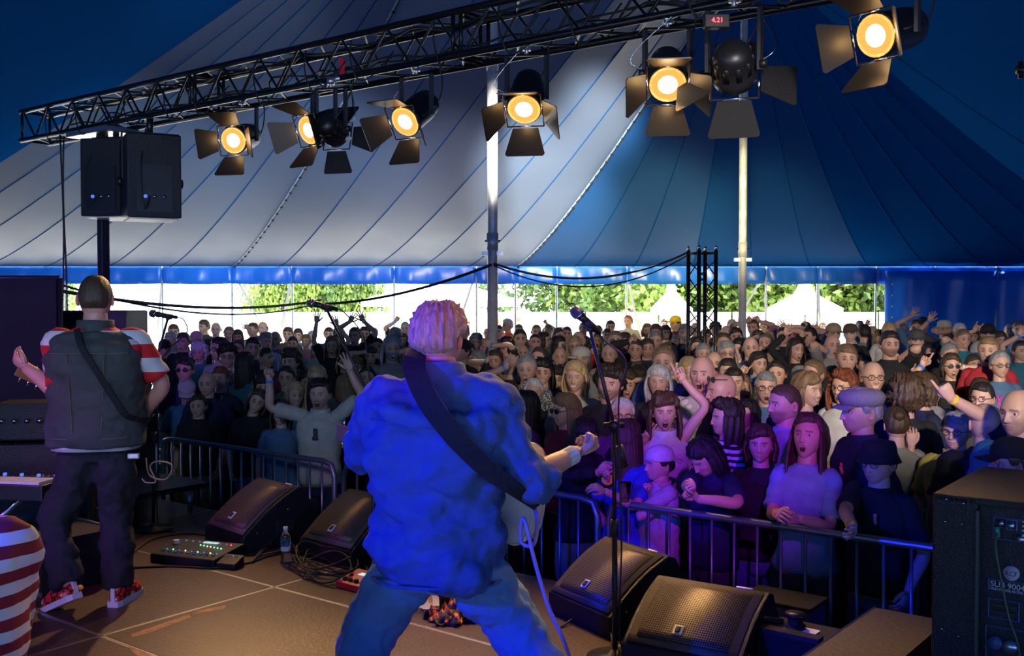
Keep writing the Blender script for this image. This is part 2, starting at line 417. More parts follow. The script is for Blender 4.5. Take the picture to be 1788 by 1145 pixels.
lm = [leafmesh(1).mesh('foliage', False), leafmesh(2).mesh('foliage', False)]
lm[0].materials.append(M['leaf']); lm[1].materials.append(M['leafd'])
tree_l = ['bright green tree seen between the third and fourth side poles', 'bright green tree behind the left microphone', 'low green tree behind the raised hands on the left', 'green tree behind the centre microphone', 'leafy green tree left of the lattice tower', 'green tree seen through the lattice tower', 'green tree beyond the thinner tent pole', 'pale green tree at the middle of the right opening', 'bright green tree over the white hoarding on the right', 'green tree beside the edge of the blue side wall', 'dark green tree furthest left outside the tent']
for i, (px, d, s) in enumerate(((492, 49, .52), (556, 50, .55), (612, 51, .5), (1010, 50, 1.0), (1110, 49, 1.1), (1215, 52, 1.0), (1300, 50, 1.0), (1390, 52, 1.15), (1465, 49, 1.1), (1550, 50, 1.2), (88, 50, .35))):
    p = pt(px, 520, d)
    t = thing('tree', tree_l[i], 'tree', (p[0], d, 0), i * 1.3, 'trees beyond the tent'); t.scale = (s, s, s if s > .6 else .95)
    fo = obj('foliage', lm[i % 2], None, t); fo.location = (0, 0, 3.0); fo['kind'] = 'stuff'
    obj('trunk', MB().tube([(0, 0, 0), (.1, 0, 1.6), (0, .1, 3)], [.22, .16, .1], 8), 'bark', t, True)
M['tentw'] = nmat('white_canvas', (.85, .85, .85), .7)
for i, (px, d, wd, lb) in enumerate(((1172, 43, 1.5, 'white pagoda tent roof seen left of the lattice tower'), (1405, 43, 2.2, 'white pagoda tent seen right of the thinner tent pole'), (280, 40, 4.2, 'large white pagoda tent behind the left performer'), (770, 40, 4.4, 'white pagoda tent behind the singer in the blue shirt'))):
    p = pt(px, 520, d); t = thing('pagoda_tent', lb, 'tent', (p[0], d, 0), .3 * i)
    h = wd / 2; zt = 1.95 if i < 2 else 2.3
    v = [(-h, -h, zt), (h, -h, zt), (h, h, zt), (-h, h, zt), (-h * .3, -h * .3, zt + .6), (h * .3, -h * .3, zt + .6), (h * .3, h * .3, zt + .6), (-h * .3, h * .3, zt + .6), (0, 0, zt + 1.5)]
    f = [(0, 1, 5, 4), (1, 2, 6, 5), (2, 3, 7, 6), (3, 0, 4, 7), (4, 5, 8), (5, 6, 8), (6, 7, 8), (7, 4, 8)]
    obj('roof', MB().add(v, f), 'tentw', t)
    vb = MB()
    for (x, y, a, b) in ((0, -h, 2 * h, .02), (0, h, 2 * h, .02), (-h, 0, .02, 2 * h), (h, 0, .02, 2 * h)): vb.box((x, y, zt - .14), (a, b, .28))
    obj('valance', vb, 'tentw', t)
    for a in (-1, 1):
        for b in (-1, 1): obj('leg', MB().tube([(a * h, b * h, 0), (a * h, b * h, zt)], .04, 8), 'whitepole', t)

# ================================================================== stage
stage = sroot('floor'); stage.name = 'stage_floor'
BS = [-2.5, -1.5, -.52, .50, 1.52, 2.54, 3.56, 4.60]
AS = [-3.61, -1.61, .39, 2.39, 4.39, 6.39, 8.39, 10.39]
def abbox(mb, a0, a1, b0, b1, z0, z1):
    v = [AB(a, b, z) for z in (z0, z1) for a, b in ((a0, b0), (a1, b0), (a1, b1), (a0, b1))]
    return mb.add(v, [(3, 2, 1, 0), (4, 5, 6, 7), (0, 1, 5, 4), (1, 2, 6, 5), (2, 3, 7, 6), (3, 0, 4, 7)])
for i in range(len(AS) - 1):
    for j in range(len(BS) - 1):
        if i == 0 and j == 6: continue
        a0, a1, b0, b1 = AS[i] + .010, AS[i + 1] - .010, BS[j] + .010, BS[j + 1] - .010
        obj('deck_panel', abbox(MB(), a0, a1, b0, b1, SZ - .05, SZ), 'deck', stage, bevel=.003)
        ed = MB()
        for q in ((a0 - .008, a0, b0, b1), (a1, a1 + .008, b0, b1), (a0, a1, b0 - .008, b0), (a0, a1, b1, b1 + .008)): abbox(ed, *q, SZ - .10, SZ - .0015)
        obj('edge_rail', ed, 'alu', stage)
for a in AS:
    for b in (-1.5, 1.52, 4.5): obj('stage_leg', MB().tube([AB(a, b, 0), AB(a, b, SZ - .05)], .03, 10), 'alu', stage)
M['skirtcloth'] = nmat('black_molton', (.008, .008, .009), .95)
k = obj('stage_skirt', abbox(MB(), -3, 10.3, 4.605, 4.62, 0, SZ - .06), 'skirtcloth', stage)
# scuffed bare wood along the seams
M['bare'] = nmat('bare_wood_scuff', (.42, .22, .11), .6, var=.3, vscale=20)
for pts in (((228, 1107), (330, 1072), (334, 1077), (262, 1104), (232, 1112)), ((345, 1066), (395, 1056), (392, 1062), (335, 1073)), ((222, 1125), (300, 1160), (262, 1160), (232, 1138))):
    v = [pz(x, y, SZ + .0012) for x, y in pts]
    obj('scuff', MB().add(v, [tuple(range(len(v)))[::-1]]), 'bare', stage)

# ================================================================== truss
TA = AB(0, 0)[:2]
TP = np.array([0, 6.5]); TZ0 = 2.25 + 1.64
def tp(t, o=0, z=0): p = TP + E1 * t + E2 * o; return np.array([p[0], p[1], z])
T_END = 6.35
truss = thing('lighting_truss', 'long black box truss crossing the top of the tent above the crowd', 'truss', tp(0, 0, 0))
def trs(mb): mb.v = [v - tp(0, 0, 0) for v in mb.v]; return mb
S = .29
for (o, z) in ((0, 0), (S, 0), (0, S), (S, S)):
    obj('chord', trs(MB().tube([tp(-4.5, o, TZ0 + z), tp(T_END, o, TZ0 + z)], .0245, 10)), 'truss', truss, True)
n = 0; t = T_END - .06
bri = [(0, 0, 0, S), (S, 0, S, S), (0, 0, S, 0), (0, S, S, S)]
step = .235
brace = {}
while t > -4.4:
    for (o1, z1, o2, z2) in bri:
        a, b = ((o1, z1), (o2, z2)) if n % 2 else ((o2, z2), (o1, z1))
        p, q = tp(t, a[0], TZ0 + a[1]), tp(t - step, b[0], TZ0 + b[1])
        me = trs(MB().tube([p, q], .0095, 6, caps=False))
        obj('diagonal_brace', me, 'truss', truss, True)
    t -= step; n += 1
for t in (T_END - .03, 3.45, 3.38, .5, .43, -2.5):
    for (a, b) in (((0, 0), (S, 0)), ((0, S), (S, S)), ((0, 0), (0, S)), ((S, 0), (S, S))):
        obj('end_bar', trs(MB().tube([tp(t, a[0], TZ0 + a[1]), tp(t, b[0], TZ0 + b[1])], .014, 8)), 'truss', truss, True)
# cables laid in and wound along the truss
r = random.Random(3)
for k in range(5):
    P = []
    for i in range(40):
        t = T_END - .8 - i * .26
        P.append(tp(t, .05 + .18 * r.random(), TZ0 + .04 + .09 * r.random() + (.17 if k % 2 else 0)))
    tag(obj('truss_cable', MB().tube(crom(P, 3), .008 + .002 * (k % 2), 5), 'rubber', None, True), 'black cable lying loose inside the lighting truss', 'cable', 'cables inside the lighting truss')
for k in range(16):
    t = 5.6 - k * .62 + r.random() * .3; h = .12 + .14 * r.random()
    P = [tp(t, 0, TZ0 + S * .9), tp(t - .04, -.05, TZ0 + .1), tp(t - .12, -.04, TZ0 - h * .4), tp(t - .25, .0, TZ0 - .01), tp(t - .33, .1, TZ0 + .15)]
    tag(obj('cable_loop', MB().tube(crom(P, 5), .006, 5), 'rubber', None, True), 'black cable loop drooping round the lower truss chord', 'cable', 'cable loops on the lighting truss')
for px, py in ((596, 128), (1262, 132)):
    tt = (TP[1] * (px - CX) / F - TP[0]) / (E1[0] - E1[1] * (px - CX) / F)
    P = tp(tt, 0, TZ0)
tag(obj('ribbon', MB().add([pt(592, 100, 7.6), pt(602, 104, 7.6), pt(603, 132, 7.55), pt(593, 136, 7.6)], [(0, 1, 2, 3)]), 'red', None), 'short red ribbon tied to the lighting truss', 'ribbon').modifiers.new('s', 'SOLIDIFY').thickness = .004

# ------------------------------------------------------------------ lanterns
def truss_t(px):
    k = (px - CX) / F
    return (k * TP[1]) / (E1[0] - k * E1[1])
def lantern(px, py, aim, lit, label, rad=.105, length=.34, doors=(1, 1, 1, 1), doff=0, tx=None, led=False, splay=.62):
    """px,py: where the lens centre shows; aim: the way it points"""
    aim = np.array(aim, float); aim /= np.linalg.norm(aim)
    t = truss_t(tx if tx is not None else px); d = (TP + E1 * t)[1] + doff
    L = pt(px, py, d)
    T = thing('stage_lantern', label, 'stage light', L)
    R = frame(-aim, (0, 0, 1))       # z runs back from the lens, y as near up as can be
    TM = np.eye(4); TM[:3, :3] = R
    Q = lambda v: np.array(v) @ R.T
    if not led:
        prof = [(rad * .98, .0), (rad * 1.06, .0), (rad * 1.06, .03), (rad, .035), (rad, length * .72), (rad * .93, length * .78), (rad * .9, length * .92), (rad * .55, length), (.03, length + .01)]
        body = MB().lathe([(rad * .9, .02), (rad * .9, .005)] + prof, 24, TM)
    else:
        prof = [(rad * .95, .0), (rad * 1.05, .0), (rad * 1.05, .05), (rad * .92, .06), (rad * .92, .16), (rad * .8, .2), (rad * .62, .23), (.02, .24)]
        body = MB().lathe(prof, 24, TM)
        for k in range(10):
            a = k * PI / 5; body.box(Q((rad * .9 * math.cos(a), rad * .9 * math.sin(a), .13)), (.012, .03, .1), R @ Rz(a))
    obj('housing', body, 'black', T, True, bevel=0)
    ln = MB().lathe([(rad * .86, -.002), (rad * .8, .008)][::-1] if not lit else [(rad * .84, .012), (rad * .7, -.004), (rad * .35, -.012), (.004, -.014)], 24, TM)
    obj('lens', ln, 'glow' if lit else 'rubber', T, True)
    if lit:
        rg = MB(); rg.lathe([(rad * .99, -.008), (rad * .86, -.008), (rad * .86, .012), (rad * .99, .012)], 24, TM); obj('lens_ring', rg, 'glow_edge', T, True)
        for sgn in (-1, 1): obj('rib', MB().tube([Q((sgn * rad * 1.03, 0, .06)), Q((sgn * rad * 1.03, 0, length * .7))], .008, 6), 'black', T, True)
    # holder frame and barn doors
    fr = MB(); h = rad * 1.12
    for (a, b, c_, d_) in ((-h, -h, h, -h), (h, -h, h, h), (h, h, -h, h), (-h, h, -h, -h)):
        fr.tube([Q((a, b, -.02)), Q((c_, d_, -.02))], .005, 6)
    obj('colour_frame', fr, 'door_metal', T)
    for k in range(4):
        if not doors[k]: continue
        a = k * PI / 2
        wd = rad * (1.0 if k % 2 else 1.05); ln_ = rad * 1.75
        sa = splay * (doors[k] if doors[k] is not True else 1)
        hinge = np.array([0, h, -.02]); dirv = np.array([0, math.sin(sa), -math.cos(sa)])
        outn = np.array([0, math.cos(sa), math.sin(sa)])
        c = []
        for (u, v_) in ((-wd * .74, .0), (wd * .74, .0), (wd * 1.15, ln_ * .92), (wd * 1.05, ln_), (-wd * 1.05, ln_), (-wd * 1.15, ln_ * .92)):
            c.append(hinge + np.array([u, 0, 0]) + dirv * (v_ + .012))
        c = np.array(c); th = outn * .003
        V = np.vstack([c - th, c + th]) @ Rz(a).T @ R.T
        n = 6; f = [tuple(range(n))[::-1], tuple(range(n, 2 * n))] + [(i, (i + 1) % n, n + (i + 1) % n, n + i) for i in range(n)]
        dr = obj('barn_door', MB().add(V, f), 'matte' if led else 'door_metal', T)
        hg = MB()
        p = Rz(a) @ hinge; hg.tube([Q(p + Rz(a) @ np.array([-wd * .5, 0, 0])), Q(p + Rz(a) @ np.array([wd * .5, 0, 0]))], .006, 6)
        hg = hg if True else hg; obj('hinge', hg, 'chrome', dr, True)
    # yoke up to the truss
    ctr = Q((0, 0, length * .45 if not led else .1))
    side = np.array([aim[1], -aim[0], 0]); side /= np.linalg.norm(side)
    ztop = TZ0 - .055 - L[2]
    top = np.array([ctr[0], ctr[1], ztop])
    # the clamp hooks the chord nearest to the lamp
    q = tp(t, 0, TZ0) - L
    yk = MB()
    for s in (-1, 1):
        p0 = ctr + side * s * (rad + .022); p1 = np.array([p0[0], p0[1], ztop - .02])
        yk.tube([p0 - np.array([0, 0, .03]), p1], .017, 4, flat=.35)
    yk.tube([top + side * (rad + .03) - (0, 0, .02), top - side * (rad + .03) - (0, 0, .02)], .016, 6, flat=.5)
    obj('yoke', yk, 'black', T)
    obj('knob', MB().tube([ctr + side * (rad + .02), ctr + side * (rad + .06)], .024, 10), 'black', T, True)
    cl = MB(); cl.tube([top - (0, 0, .02), (top[0], top[1], ztop + .03)], .012, 8); cl.box((top[0], top[1], ztop + .035), (.05, .05, .05))
    cl.tube([(top[0], top[1], ztop + .04), q], .02, 8)
    obj('clamp', cl, 'alu', T, True)
    rear = Q((0, 0, length if not led else .23))
    P = [rear, rear + np.array([.07, .02, .02]), rear * .5 + q * .5 + np.array([.12, 0, .03]), q + np.array([.1, 0, .08])]
    obj('power_lead', MB().tube(crom(P, 6), .0055, 6), 'rubber', T, True)
    P = [ctr + side * rad, ctr + side * (rad + .1) + (0, 0, .1), q + (.03, 0, .04)]
    obj('safety_wire', MB().tube(crom(P, 6), .003, 5), 'chrome', T, True)
    return T, aim, L, R
LIT = [(408, 245, (-.20, -1, -.30), 435, (1.1, 1, 1.2, 1), 'lit stage light with its open lens facing straight out, nearest the hanging speakers'),
       (540, 227, (-.62, -.80, -.38), 580, (1, 1, 1, 1), 'lit stage light turned to the left, with a small dark spotlight behind it'),
       (708, 212, (-.42, -.72, -.55), 735, (1, 1, 1, 1), 'lit stage light tilted down between the singer and the dark spotlight pair'),
       (915, 190, (-.12, -.72, -.70), 925, (1, 1, 1, 1), 'lit stage light hanging just right of the thick tent pole'),
       (1166, 147, (-.10, -.80, -.60), 1184, (1, 1, 1, 1), 'lit stage light with bright lower door beside the red-display spotlight'),
       (1530, 62, (-.85, -.62, -.32), 1575, (1.1, 1, 1, .6), 'large lit stage light turned left at the right end of the truss')]
for (px, py, aim, tx, doors, lb) in LIT:
    T, a, L, R = lantern(px, py, aim, True, lb, tx=tx, doors=doors, doff=-.05)
    l = bpy.data.lights.new('lantern_beam', 'SPOT'); l.energy = 210 if px in (915, 1166) else (300 if px == 408 else 105); l.color = (1, .56, .23); l.spot_size = math.radians(64); l.spot_blend = .7; l.shadow_soft_size = .05
    o = bpy.data.objects.new('lantern_beam', l); C.objects.link(o); o.location = L + a * .03
    tgt = np.array([L[0] * .35 - .4, 2.6, .9]) if px not in (408,) else np.array([-2.2, 4.6, 1.0])
    if px in (915, 1166): tgt = np.array([.3, 3.9, .9])
    o.rotation_euler = Vector(tgt - L).to_track_quat('-Z', 'Y').to_euler()
    # light caught by the flaps of the lantern itself
    l2 = bpy.data.lights.new('lantern_spill', 'POINT'); l2.energy = .55; l2.color = (1, .62, .25); l2.shadow_soft_size = .03
    o2 = bpy.data.objects.new('lantern_spill', l2); C.objects.link(o2); o2.location = L + a * .06
for (px, py, aim, tx, lb) in ((588, 236, (.25, .9, -.25), 600, 'small dark spotlight facing away, second lantern cluster from the left'), (1283, 135, (.25, .85, -.45), 1290, 'dark spotlight with red display and four black doors')):
    T, a, L, R = lantern(px, py, aim, False, lb, tx=tx, rad=.095 if px < 700 else .115, led=True, doff=.12 if px < 700 else -.02, splay=1.15)
    if px > 700:
        bx = R @ np.array([0, .05, .26])
        obj('display_box', MB().box(bx + np.array([-.10, -.08, .06]), (.13, .06, .07)), 'black', T, bevel=.006)
        text('digits', '4.21', .035, bx + np.array([-.10, -.113, .05]), (PI / 2, 0, 0), 'rlight', T, align='CENTER')
tt = thing('tent_bracket', 'small dark clamp at the upper right edge of the picture', 'clamp', pt(1782, 122, 12))
obj('clamp_body', MB().tube([(-.05, 0, 0), (.2, 0, .0)], .05, 12).tube([(.0, 0, -.1), (.0, 0, .1)], .03, 8), 'black', tt, True)

# ------------------------------------------------------------------ hanging speakers
tS = truss_t(158)
st = thing('truss_lift', 'black square lift column carrying the truss behind the left performer', 'truss stand', tp(tS, .14, 0))
obj('mast', MB().box((0, 0, TZ0 / 2), (.085, .085, TZ0), Rz(ROT_E1)), 'black', st, bevel=.008)
obj('inner_mast', MB().box((.0, 0, TZ0 - .25), (.06, .06, .5), Rz(ROT_E1)), 'alu', st)
for k in range(4):
    a = ROT_E1 + k * PI / 2 + PI / 4
    obj('outrigger', MB().tube([(0, 0, .12), (math.cos(a) * .8, math.sin(a) * .8, .03)], .03, 8), 'black', st, True)
obj('top_fork', MB().box((0, 0, TZ0 - .04), (.7, .34, .05), Rz(ROT_E1)), 'alu', st)
cb = thing('dangling_cable_pair', 'two black cables hanging straight down from the left end of the truss', 'cable', pt(110, 300, 9.9) * [1, 1, 0])
for k in (-1, 1):
    P = [(k * .012 + .012 * math.sin(z * 3 + k), 0, z) for z in np.linspace(.02, TZ0 - .03, 24)]
    obj('strand', MB().tube(P, .009, 6), 'rubber', cb, True)
def pa_cabinet(pxc, d, w_, h_, rz, label, ztop=None):
    p = pt(pxc, 240, d); z1 = ztop; T = thing('pa_speaker', label, 'speaker', (p[0], p[1], z1 - h_), rz)
    prof = [(-.24, 0), (.22, .03), (.27, .1), (.27, h_ - .06), (.20, h_), (-.24, h_)]
    obj('cabinet', MB().prism([(a, b) for a, b in prof], -w_ / 2, w_ / 2), 'cab', T, bevel=.012)
    obj('lit_underside', MB().box((0, 0, -.006), (w_ * .9, .40, .01)), 'white', T)  # white sheet paints the light from below onto the black underside
    br = MB()
    for s in (-1, 1): br.box((s * (w_ / 2 + .012), 0, h_ * .72), (.012, .06, h_ * .62))
    br.box((0, 0, h_ + .035), (w_ + .036, .06, .012))
    obj('yoke', br, 'black', T)
    for s in (-1, 1):
        obj('bracket_knob', MB().tube([(s * (w_ / 2 + .01), 0, h_ * .45), (s * (w_ / 2 + .05), 0, h_ * .45)], .04, 12), 'black', T, True)
    hd = MB(); hd.box((.0, -.246, h_ * .35), (.30, .012, .42)); obj('amplifier_panel', hd, 'black', T)
    obj('handle', MB().box((w_ / 2 - .002, .05, h_ * .5), (.012, .16, .09)), 'rubber', T)
    for k in range(3): obj('socket', MB().tube([(-.08 + k * .08, -.25, h_ * .25), (-.08 + k * .08, -.262, h_ * .25)], .016, 10), 'chrome' if k else 'bled', T, True)
    obj('hanging_bolt', MB().tube([(0, 0, h_ + .03), (0, 0, TZ0 + .02 - (z1 - h_))], .03, 8), 'black', T, True)
    obj('cable', MB().tube(crom([(-.04, -.26, h_ * .25), (-.1, -.34, h_ * .1), (-.12, -.3, h_ * .6), (-.05, -.1, h_ + .06)], 6), .007, 5), 'rubber', T, True)
    return T
pa_cabinet(203, 9.55, .44, .72, math.radians(-12), 'black loudspeaker hanging from the truss, half hidden behind its twin', ztop=pt(0, 247, 9.55)[2])
pa_cabinet(262, 9.15, .46, .74, math.radians(28), 'black loudspeaker hanging from the truss, the right of the pair', ztop=pt(0, 240, 9.15)[2])

# ================================================================== lattice tower in the crowd
lt = thing('lattice_tower', 'black lattice tower of four tubes rising out of the crowd', 'truss tower', (pt(1226, 430, 13.4)[0], 13.4, 0), math.radians(22))
hh = pt(0, 437, 13.4)[2]; S2 = .13
for a, b in ((-1, -1), (1, -1), (1, 1), (-1, 1)):
    obj('upright', MB().tube([(a * S2, b * S2, 0), (a * S2, b * S2, hh)], .027, 12), 'truss', lt, True)
    obj('spigot', MB().tube([(a * S2, b * S2, hh), (a * S2, b * S2, hh + .06)], .018, 10), 'chrome', lt, True)
z = .05; k = 0
while z < hh - .22:
    for (a0, b0, a1, b1) in ((-1, -1, 1, -1), (1, -1, 1, 1), (1, 1, -1, 1), (-1, 1, -1, -1)):
        if k % 2: a0, b0, a1, b1 = a1, b1, a0, b0
        obj('diagonal_brace', MB().tube([(a0 * S2, b0 * S2, z), (a1 * S2, b1 * S2, z + .21)], .009, 6), 'truss', lt, True)
    z += .21; k += 1
for (a0, b0, a1, b1) in ((-1, -1, 1, -1), (1, -1, 1, 1), (1, 1, -1, 1), (-1, 1, -1, -1)):
    obj('top_bar', MB().tube([(a0 * S2, b0 * S2, hh - .04), (a1 * S2, b1 * S2, hh - .04)], .013, 8), 'truss', lt, True)
def sag(p, q, s, n=24):
    p, q = np.array(p), np.array(q); t = np.linspace(0, 1, n)[:, None]
    r = p * (1 - t) + q * t; r[:, 2] -= s * 4 * t[:, 0] * (1 - t[:, 0]); return r
for nm, pts, rr, lb in (
    ('overhead_cable', sag(pt(1200, 441, 13.4), pt(862, 460, 12.9), .26), .016, 'black cable sagging from the lattice tower to the thick tent pole'),
    ('overhead_cable', sag(pt(1200, 446, 13.4), pt(862, 463, 12.9), .34), .010, 'thin lower cable sagging from the lattice tower to the thick tent pole'),
    ('overhead_cable', sag(pt(858, 462, 12.9), pt(546, 531, 15.5), .12), .019, 'thick black cable running from the tent pole down to the left microphone'),
    ('cable_bundle', sag(pt(-40, 478, 9), pt(560, 524, 15.5), .20), .020, 'thick dark cable crossing the opening behind the left performer'),
    ('cable_bundle', sag(pt(100, 495, 10), pt(560, 528, 15.5), .24), .012, 'thin dark cable below the thick one behind the left performer')):
    tag(obj(nm, MB().tube(pts, rr, 6), 'rubber', None, True), lb, 'cable')

# ================================================================== crowd barriers
BB = 4.98; BH = 1.10
M['barrier'] = nmat('barrier_steel', (.28, .30, .34), .36, .85, bump=.06, bscale=60)
def barrier(a0, a1, label, b=BB):
    o = AB(a0, b); T = thing('crowd_barrier', label, 'barrier', o, ROT_E1, 'steel crowd barriers')
    L = a1 - a0; r_ = .021; cr = .12
    P = [(0, 0, .14), (0, 0, BH - cr), (.03, 0, BH - .04), (cr, 0, BH - r_), (L - cr, 0, BH - r_), (L - .03, 0, BH - .04), (L, 0, BH - cr), (L, 0, .14)]
    P = [P[0], (0, 0, .6)] + [P[1], P[2], P[3], (L / 2, 0, BH - r_), P[4], P[5], P[6]] + [(L, 0, .6), P[7]]
    obj('frame', MB().tube(P, r_, 12), 'barrier', T, True)
    obj('bottom_rail', MB().tube([(0, 0, .2), (L, 0, .2)], .017, 10), 'barrier', T, True)
    n = 16; me = MB().tube([(0, 0, .2), (0, 0, BH - .03)], .0085, 8).mesh('bar'); me.materials.append(M['barrier'])
    for k in range(1, n):
        q = bpy.data.objects.new('bar', me); C.objects.link(q); q.parent = T; q.location = (L * k / n, 0, 0)
    for x in (.25, L - .25):
        obj('foot', MB().tube([(x, -.28, .01), (x, -.05, .12), (x, .05, .12), (x, .28, .01)], .014, 8), 'barrier', T, True)
    obj('hook', MB().tube([(L, 0, BH - .25), (L + .05, 0, BH - .25), (L + .05, 0, BH - .32)], .008, 6), 'barrier', T, True)
barrier(-1.25, .95, 'steel crowd barrier behind the big subwoofer stack')
barrier(1.02, 3.12, 'steel crowd barrier in front of the boy in the backwards cap and the long-haired girl')
barrier(3.2, 5.36, 'steel crowd barrier hidden behind the singer in the blue shirt')
barrier(5.46, 7.6, 'steel crowd barrier behind the left pair of floor monitors')
barrier(7.7, 9.8, 'steel crowd barrier behind the left performer')
# a second line of barriers deep in the crowd on the right
p0 = pt(1655, 692, 11.0)
T = thing('crowd_barrier', 'steel crowd barrier deep in the crowd on the right', 'barrier', (p0[0] - .1, 11.0, 0), 0)
obj('frame', MB().tube([(0, 0, .1), (0, 0, 1.05), (.06, 0, 1.1), (2.1, 0, 1.1), (2.16, 0, 1.05), (2.16, 0, .1)], .02, 10), 'alu', T, True)
for k in range(1, 14): obj('bar', MB().tube([(k * .154, 0, .2), (k * .154, 0, 1.09)], .008, 6), 'alu', T, True)
obj('bottom_rail', MB().tube([(0, 0, .2), (2.16, 0, .2)], .014, 8), 'alu', T, True)

# ================================================================== floor monitors
M['mesh_grille'] = nmat('speaker_mesh', (.10, .085, .07), .45, .4)
def perf_mat():
    m = nmat('perforated_grille', (.16, .13, .10), .45, .5); n = m.node_tree.nodes; l = m.node_tree.links; b = n['Principled BSDF']
    tc = n.new('ShaderNodeTexCoord'); mp = n.new('ShaderNodeMapping'); mp.inputs['Scale'].default_value = (95, 95, 95); mp.inputs['Rotation'].default_value = (0, 0, 0)
    l.new(tc.outputs['UV'], mp.inputs[0]); v = n.new('ShaderNodeTexVoronoi'); v.inputs['Randomness'].default_value = 0; v.inputs['Scale'].default_value = 1; v.voronoi_dimensions = '2D'
    l.new(mp.outputs[0], v.inputs['Vector']); r = n.new('ShaderNodeValToRGB'); r.color_ramp.elements[0].position = .32; r.color_ramp.elements[0].color = (.004, .004, .004, 1)
    r.color_ramp.elements[1].position = .40; r.color_ramp.elements[1].color = (.19, .155, .12, 1); l.new(v.outputs['Distance'], r.inputs[0]); l.new(r.outputs[0], b.inputs['Base Color'])
    return m
M['perf'] = perf_mat()
def wedge(px, py, az, label, W=.50, D=.36, H=.34, z0=.10, zb=SZ):
    p = pz(px, py, zb + z0); az = math.radians(az)
    xd = np.array([math.sin(az), math.cos(az)]); T = thing('floor_monitor', label, 'stage monitor', (p[0], p[1], zb), math.atan2(xd[1], xd[0]))
    # local: x along the width, y into the depth (towards the audience)
    N = 8; g = [(D * k / N, z0 + (H - z0) * (k / N) + .028 * math.sin(PI * k / N)) for k in range(N + 1)]
    poly = [(.0, .0), (0, z0)] + g[1:] + [(D + .05, H - .015), (D + .20, .05), (D + .20, 0)]
    obj('cabinet', MB().prism([(a, b) for a, b in poly][::-1], 0, W), 'cab', T, bevel=.008)
    def surf(x0, x1, k0, k1, off, name, mat, uv=False):
        v = []; f = []; uvs = []
        n = 10
        for i in range(n + 1):
            s = k0 + (k1 - k0) * i / n; y = D * s; z = z0 + (H - z0) * s + .028 * math.sin(PI * s)
            nz = np.array([-(H - z0), D]) / math.hypot(H - z0, D)
            for x in (x0, x1): v.append((x, y + nz[0] * off, z + nz[1] * off)); uvs.append((x, s * .43))
        f = [(2 * i, 2 * i + 1, 2 * i + 3, 2 * i + 2) for i in range(n)]
        mb = MB().add(v, f); o = obj(name, mb, mat, T, True)
        if uv:
            u = o.data.uv_layers.new(name='UVMap')
            for lp in o.data.loops: u.data[lp.index].uv = uvs[lp.vertex_index]
        md = o.modifiers.new('s', 'SOLIDIFY'); md.thickness = .004; md.offset = 1
        return o
    surf(.02, W - .02, .03, .97, .003, 'grille_surround', 'grille')
    surf(.06, W - .06, .10, .90, .008, 'grille', 'perf', True)
    b = surf(W * .40, W * .48, .17, .27, .013, 'badge', 'paper')
    r = surf(W * .42, W * .46, .19, .25, .018, 'badge_emblem', 'rubber'); r.parent = b
    surf(W * .72, W * .86, .975, 1.0, .006, 'paper_label', 'paper')
    for s in (0, 1):
        hm = MB().box((s * W + (.003 if s else -.003), D * .75, H * .35), (.008, .13, .07)); obj('handle', hm, 'rubber', T, bevel=.004)
        for yy in (.1, D * .8): obj('screw', MB().tube([(s * W, yy, z0 * .6 + yy * .55), (s * W + (.006 if s else -.006), yy, z0 * .6 + yy * .55)], .007, 8), 'chrome', T, True)
    return T
wedge(357, 917, 180 - 44, 'black floor monitor nearest the left performer, by the effects unit', D=.40, H=.37)
wedge(522, 941, 180 - 49, 'black floor monitor left of the singer, behind coiled cables', D=.40, H=.36)
wedge(957, 1033, 180 - 32.5, 'black floor monitor right of the white guitar, behind the microphone stand')
wedge(1084, 1122, 180 - 57, 'black floor monitor with bright perforated grille, nearest the camera', D=.37, H=.31, W=.53)

# ================================================================== people
HC = dict(fair=(.42, .30, .19), black=(.010, .009, .009), dark=(.022, .015, .011), brown=(.065, .036, .018), light=(.19, .115, .055), blond=(.42, .29, .13), grey=(.24, .235, .23), white=(.55, .54, .52), red=(.20, .055, .022))
CC = dict(black=(.010, .010, .012), navy=(.010, .016, .05), blue=(.03, .10, .30), royal=(.02, .06, .45), teal=(.02, .16, .20), denim=(.07, .15, .26), white=(.62, .62, .60), grey=(.20, .20, .20), lightgrey=(.38, .38, .38), dgrey=(.06, .06, .065), red=(.38, .02, .03), orange=(.75, .10, .03), yellow=(.55, .46, .12), gold=(.75, .48, .02), green=(.05, .15, .07), tan=(.32, .22, .12), brown=(.10, .06, .04), pink=(.45, .16, .22), purple=(.14, .06, .22), cream=(.50, .46, .36), skyblue=(.22, .34, .52), maroon=(.14, .02, .03))
def ss(a, b, x): t = np.clip((x - a) / (b - a), 0, 1); return t * t * (3 - 2 * t)
def headgrid(lod):
    nph = (28, 44, 64)[lod]
    u = np.linspace(-1, 1, nph, endpoint=False) + 1.0 / nph
    ph = PI * np.sign(u) * (.42 * abs(u) + .58 * abs(u) ** 2.1)
    a, b, c = ((4, 9, 3), (6, 17, 4), (8, 32, 5))[lod]
    zt = np.concatenate([np.cos(np.linspace(.12, math.acos(.36), a)), np.linspace(.33, -.78, b), -np.cos(np.linspace(.60, .12, c))])
    return ph, zt
_hc = {}
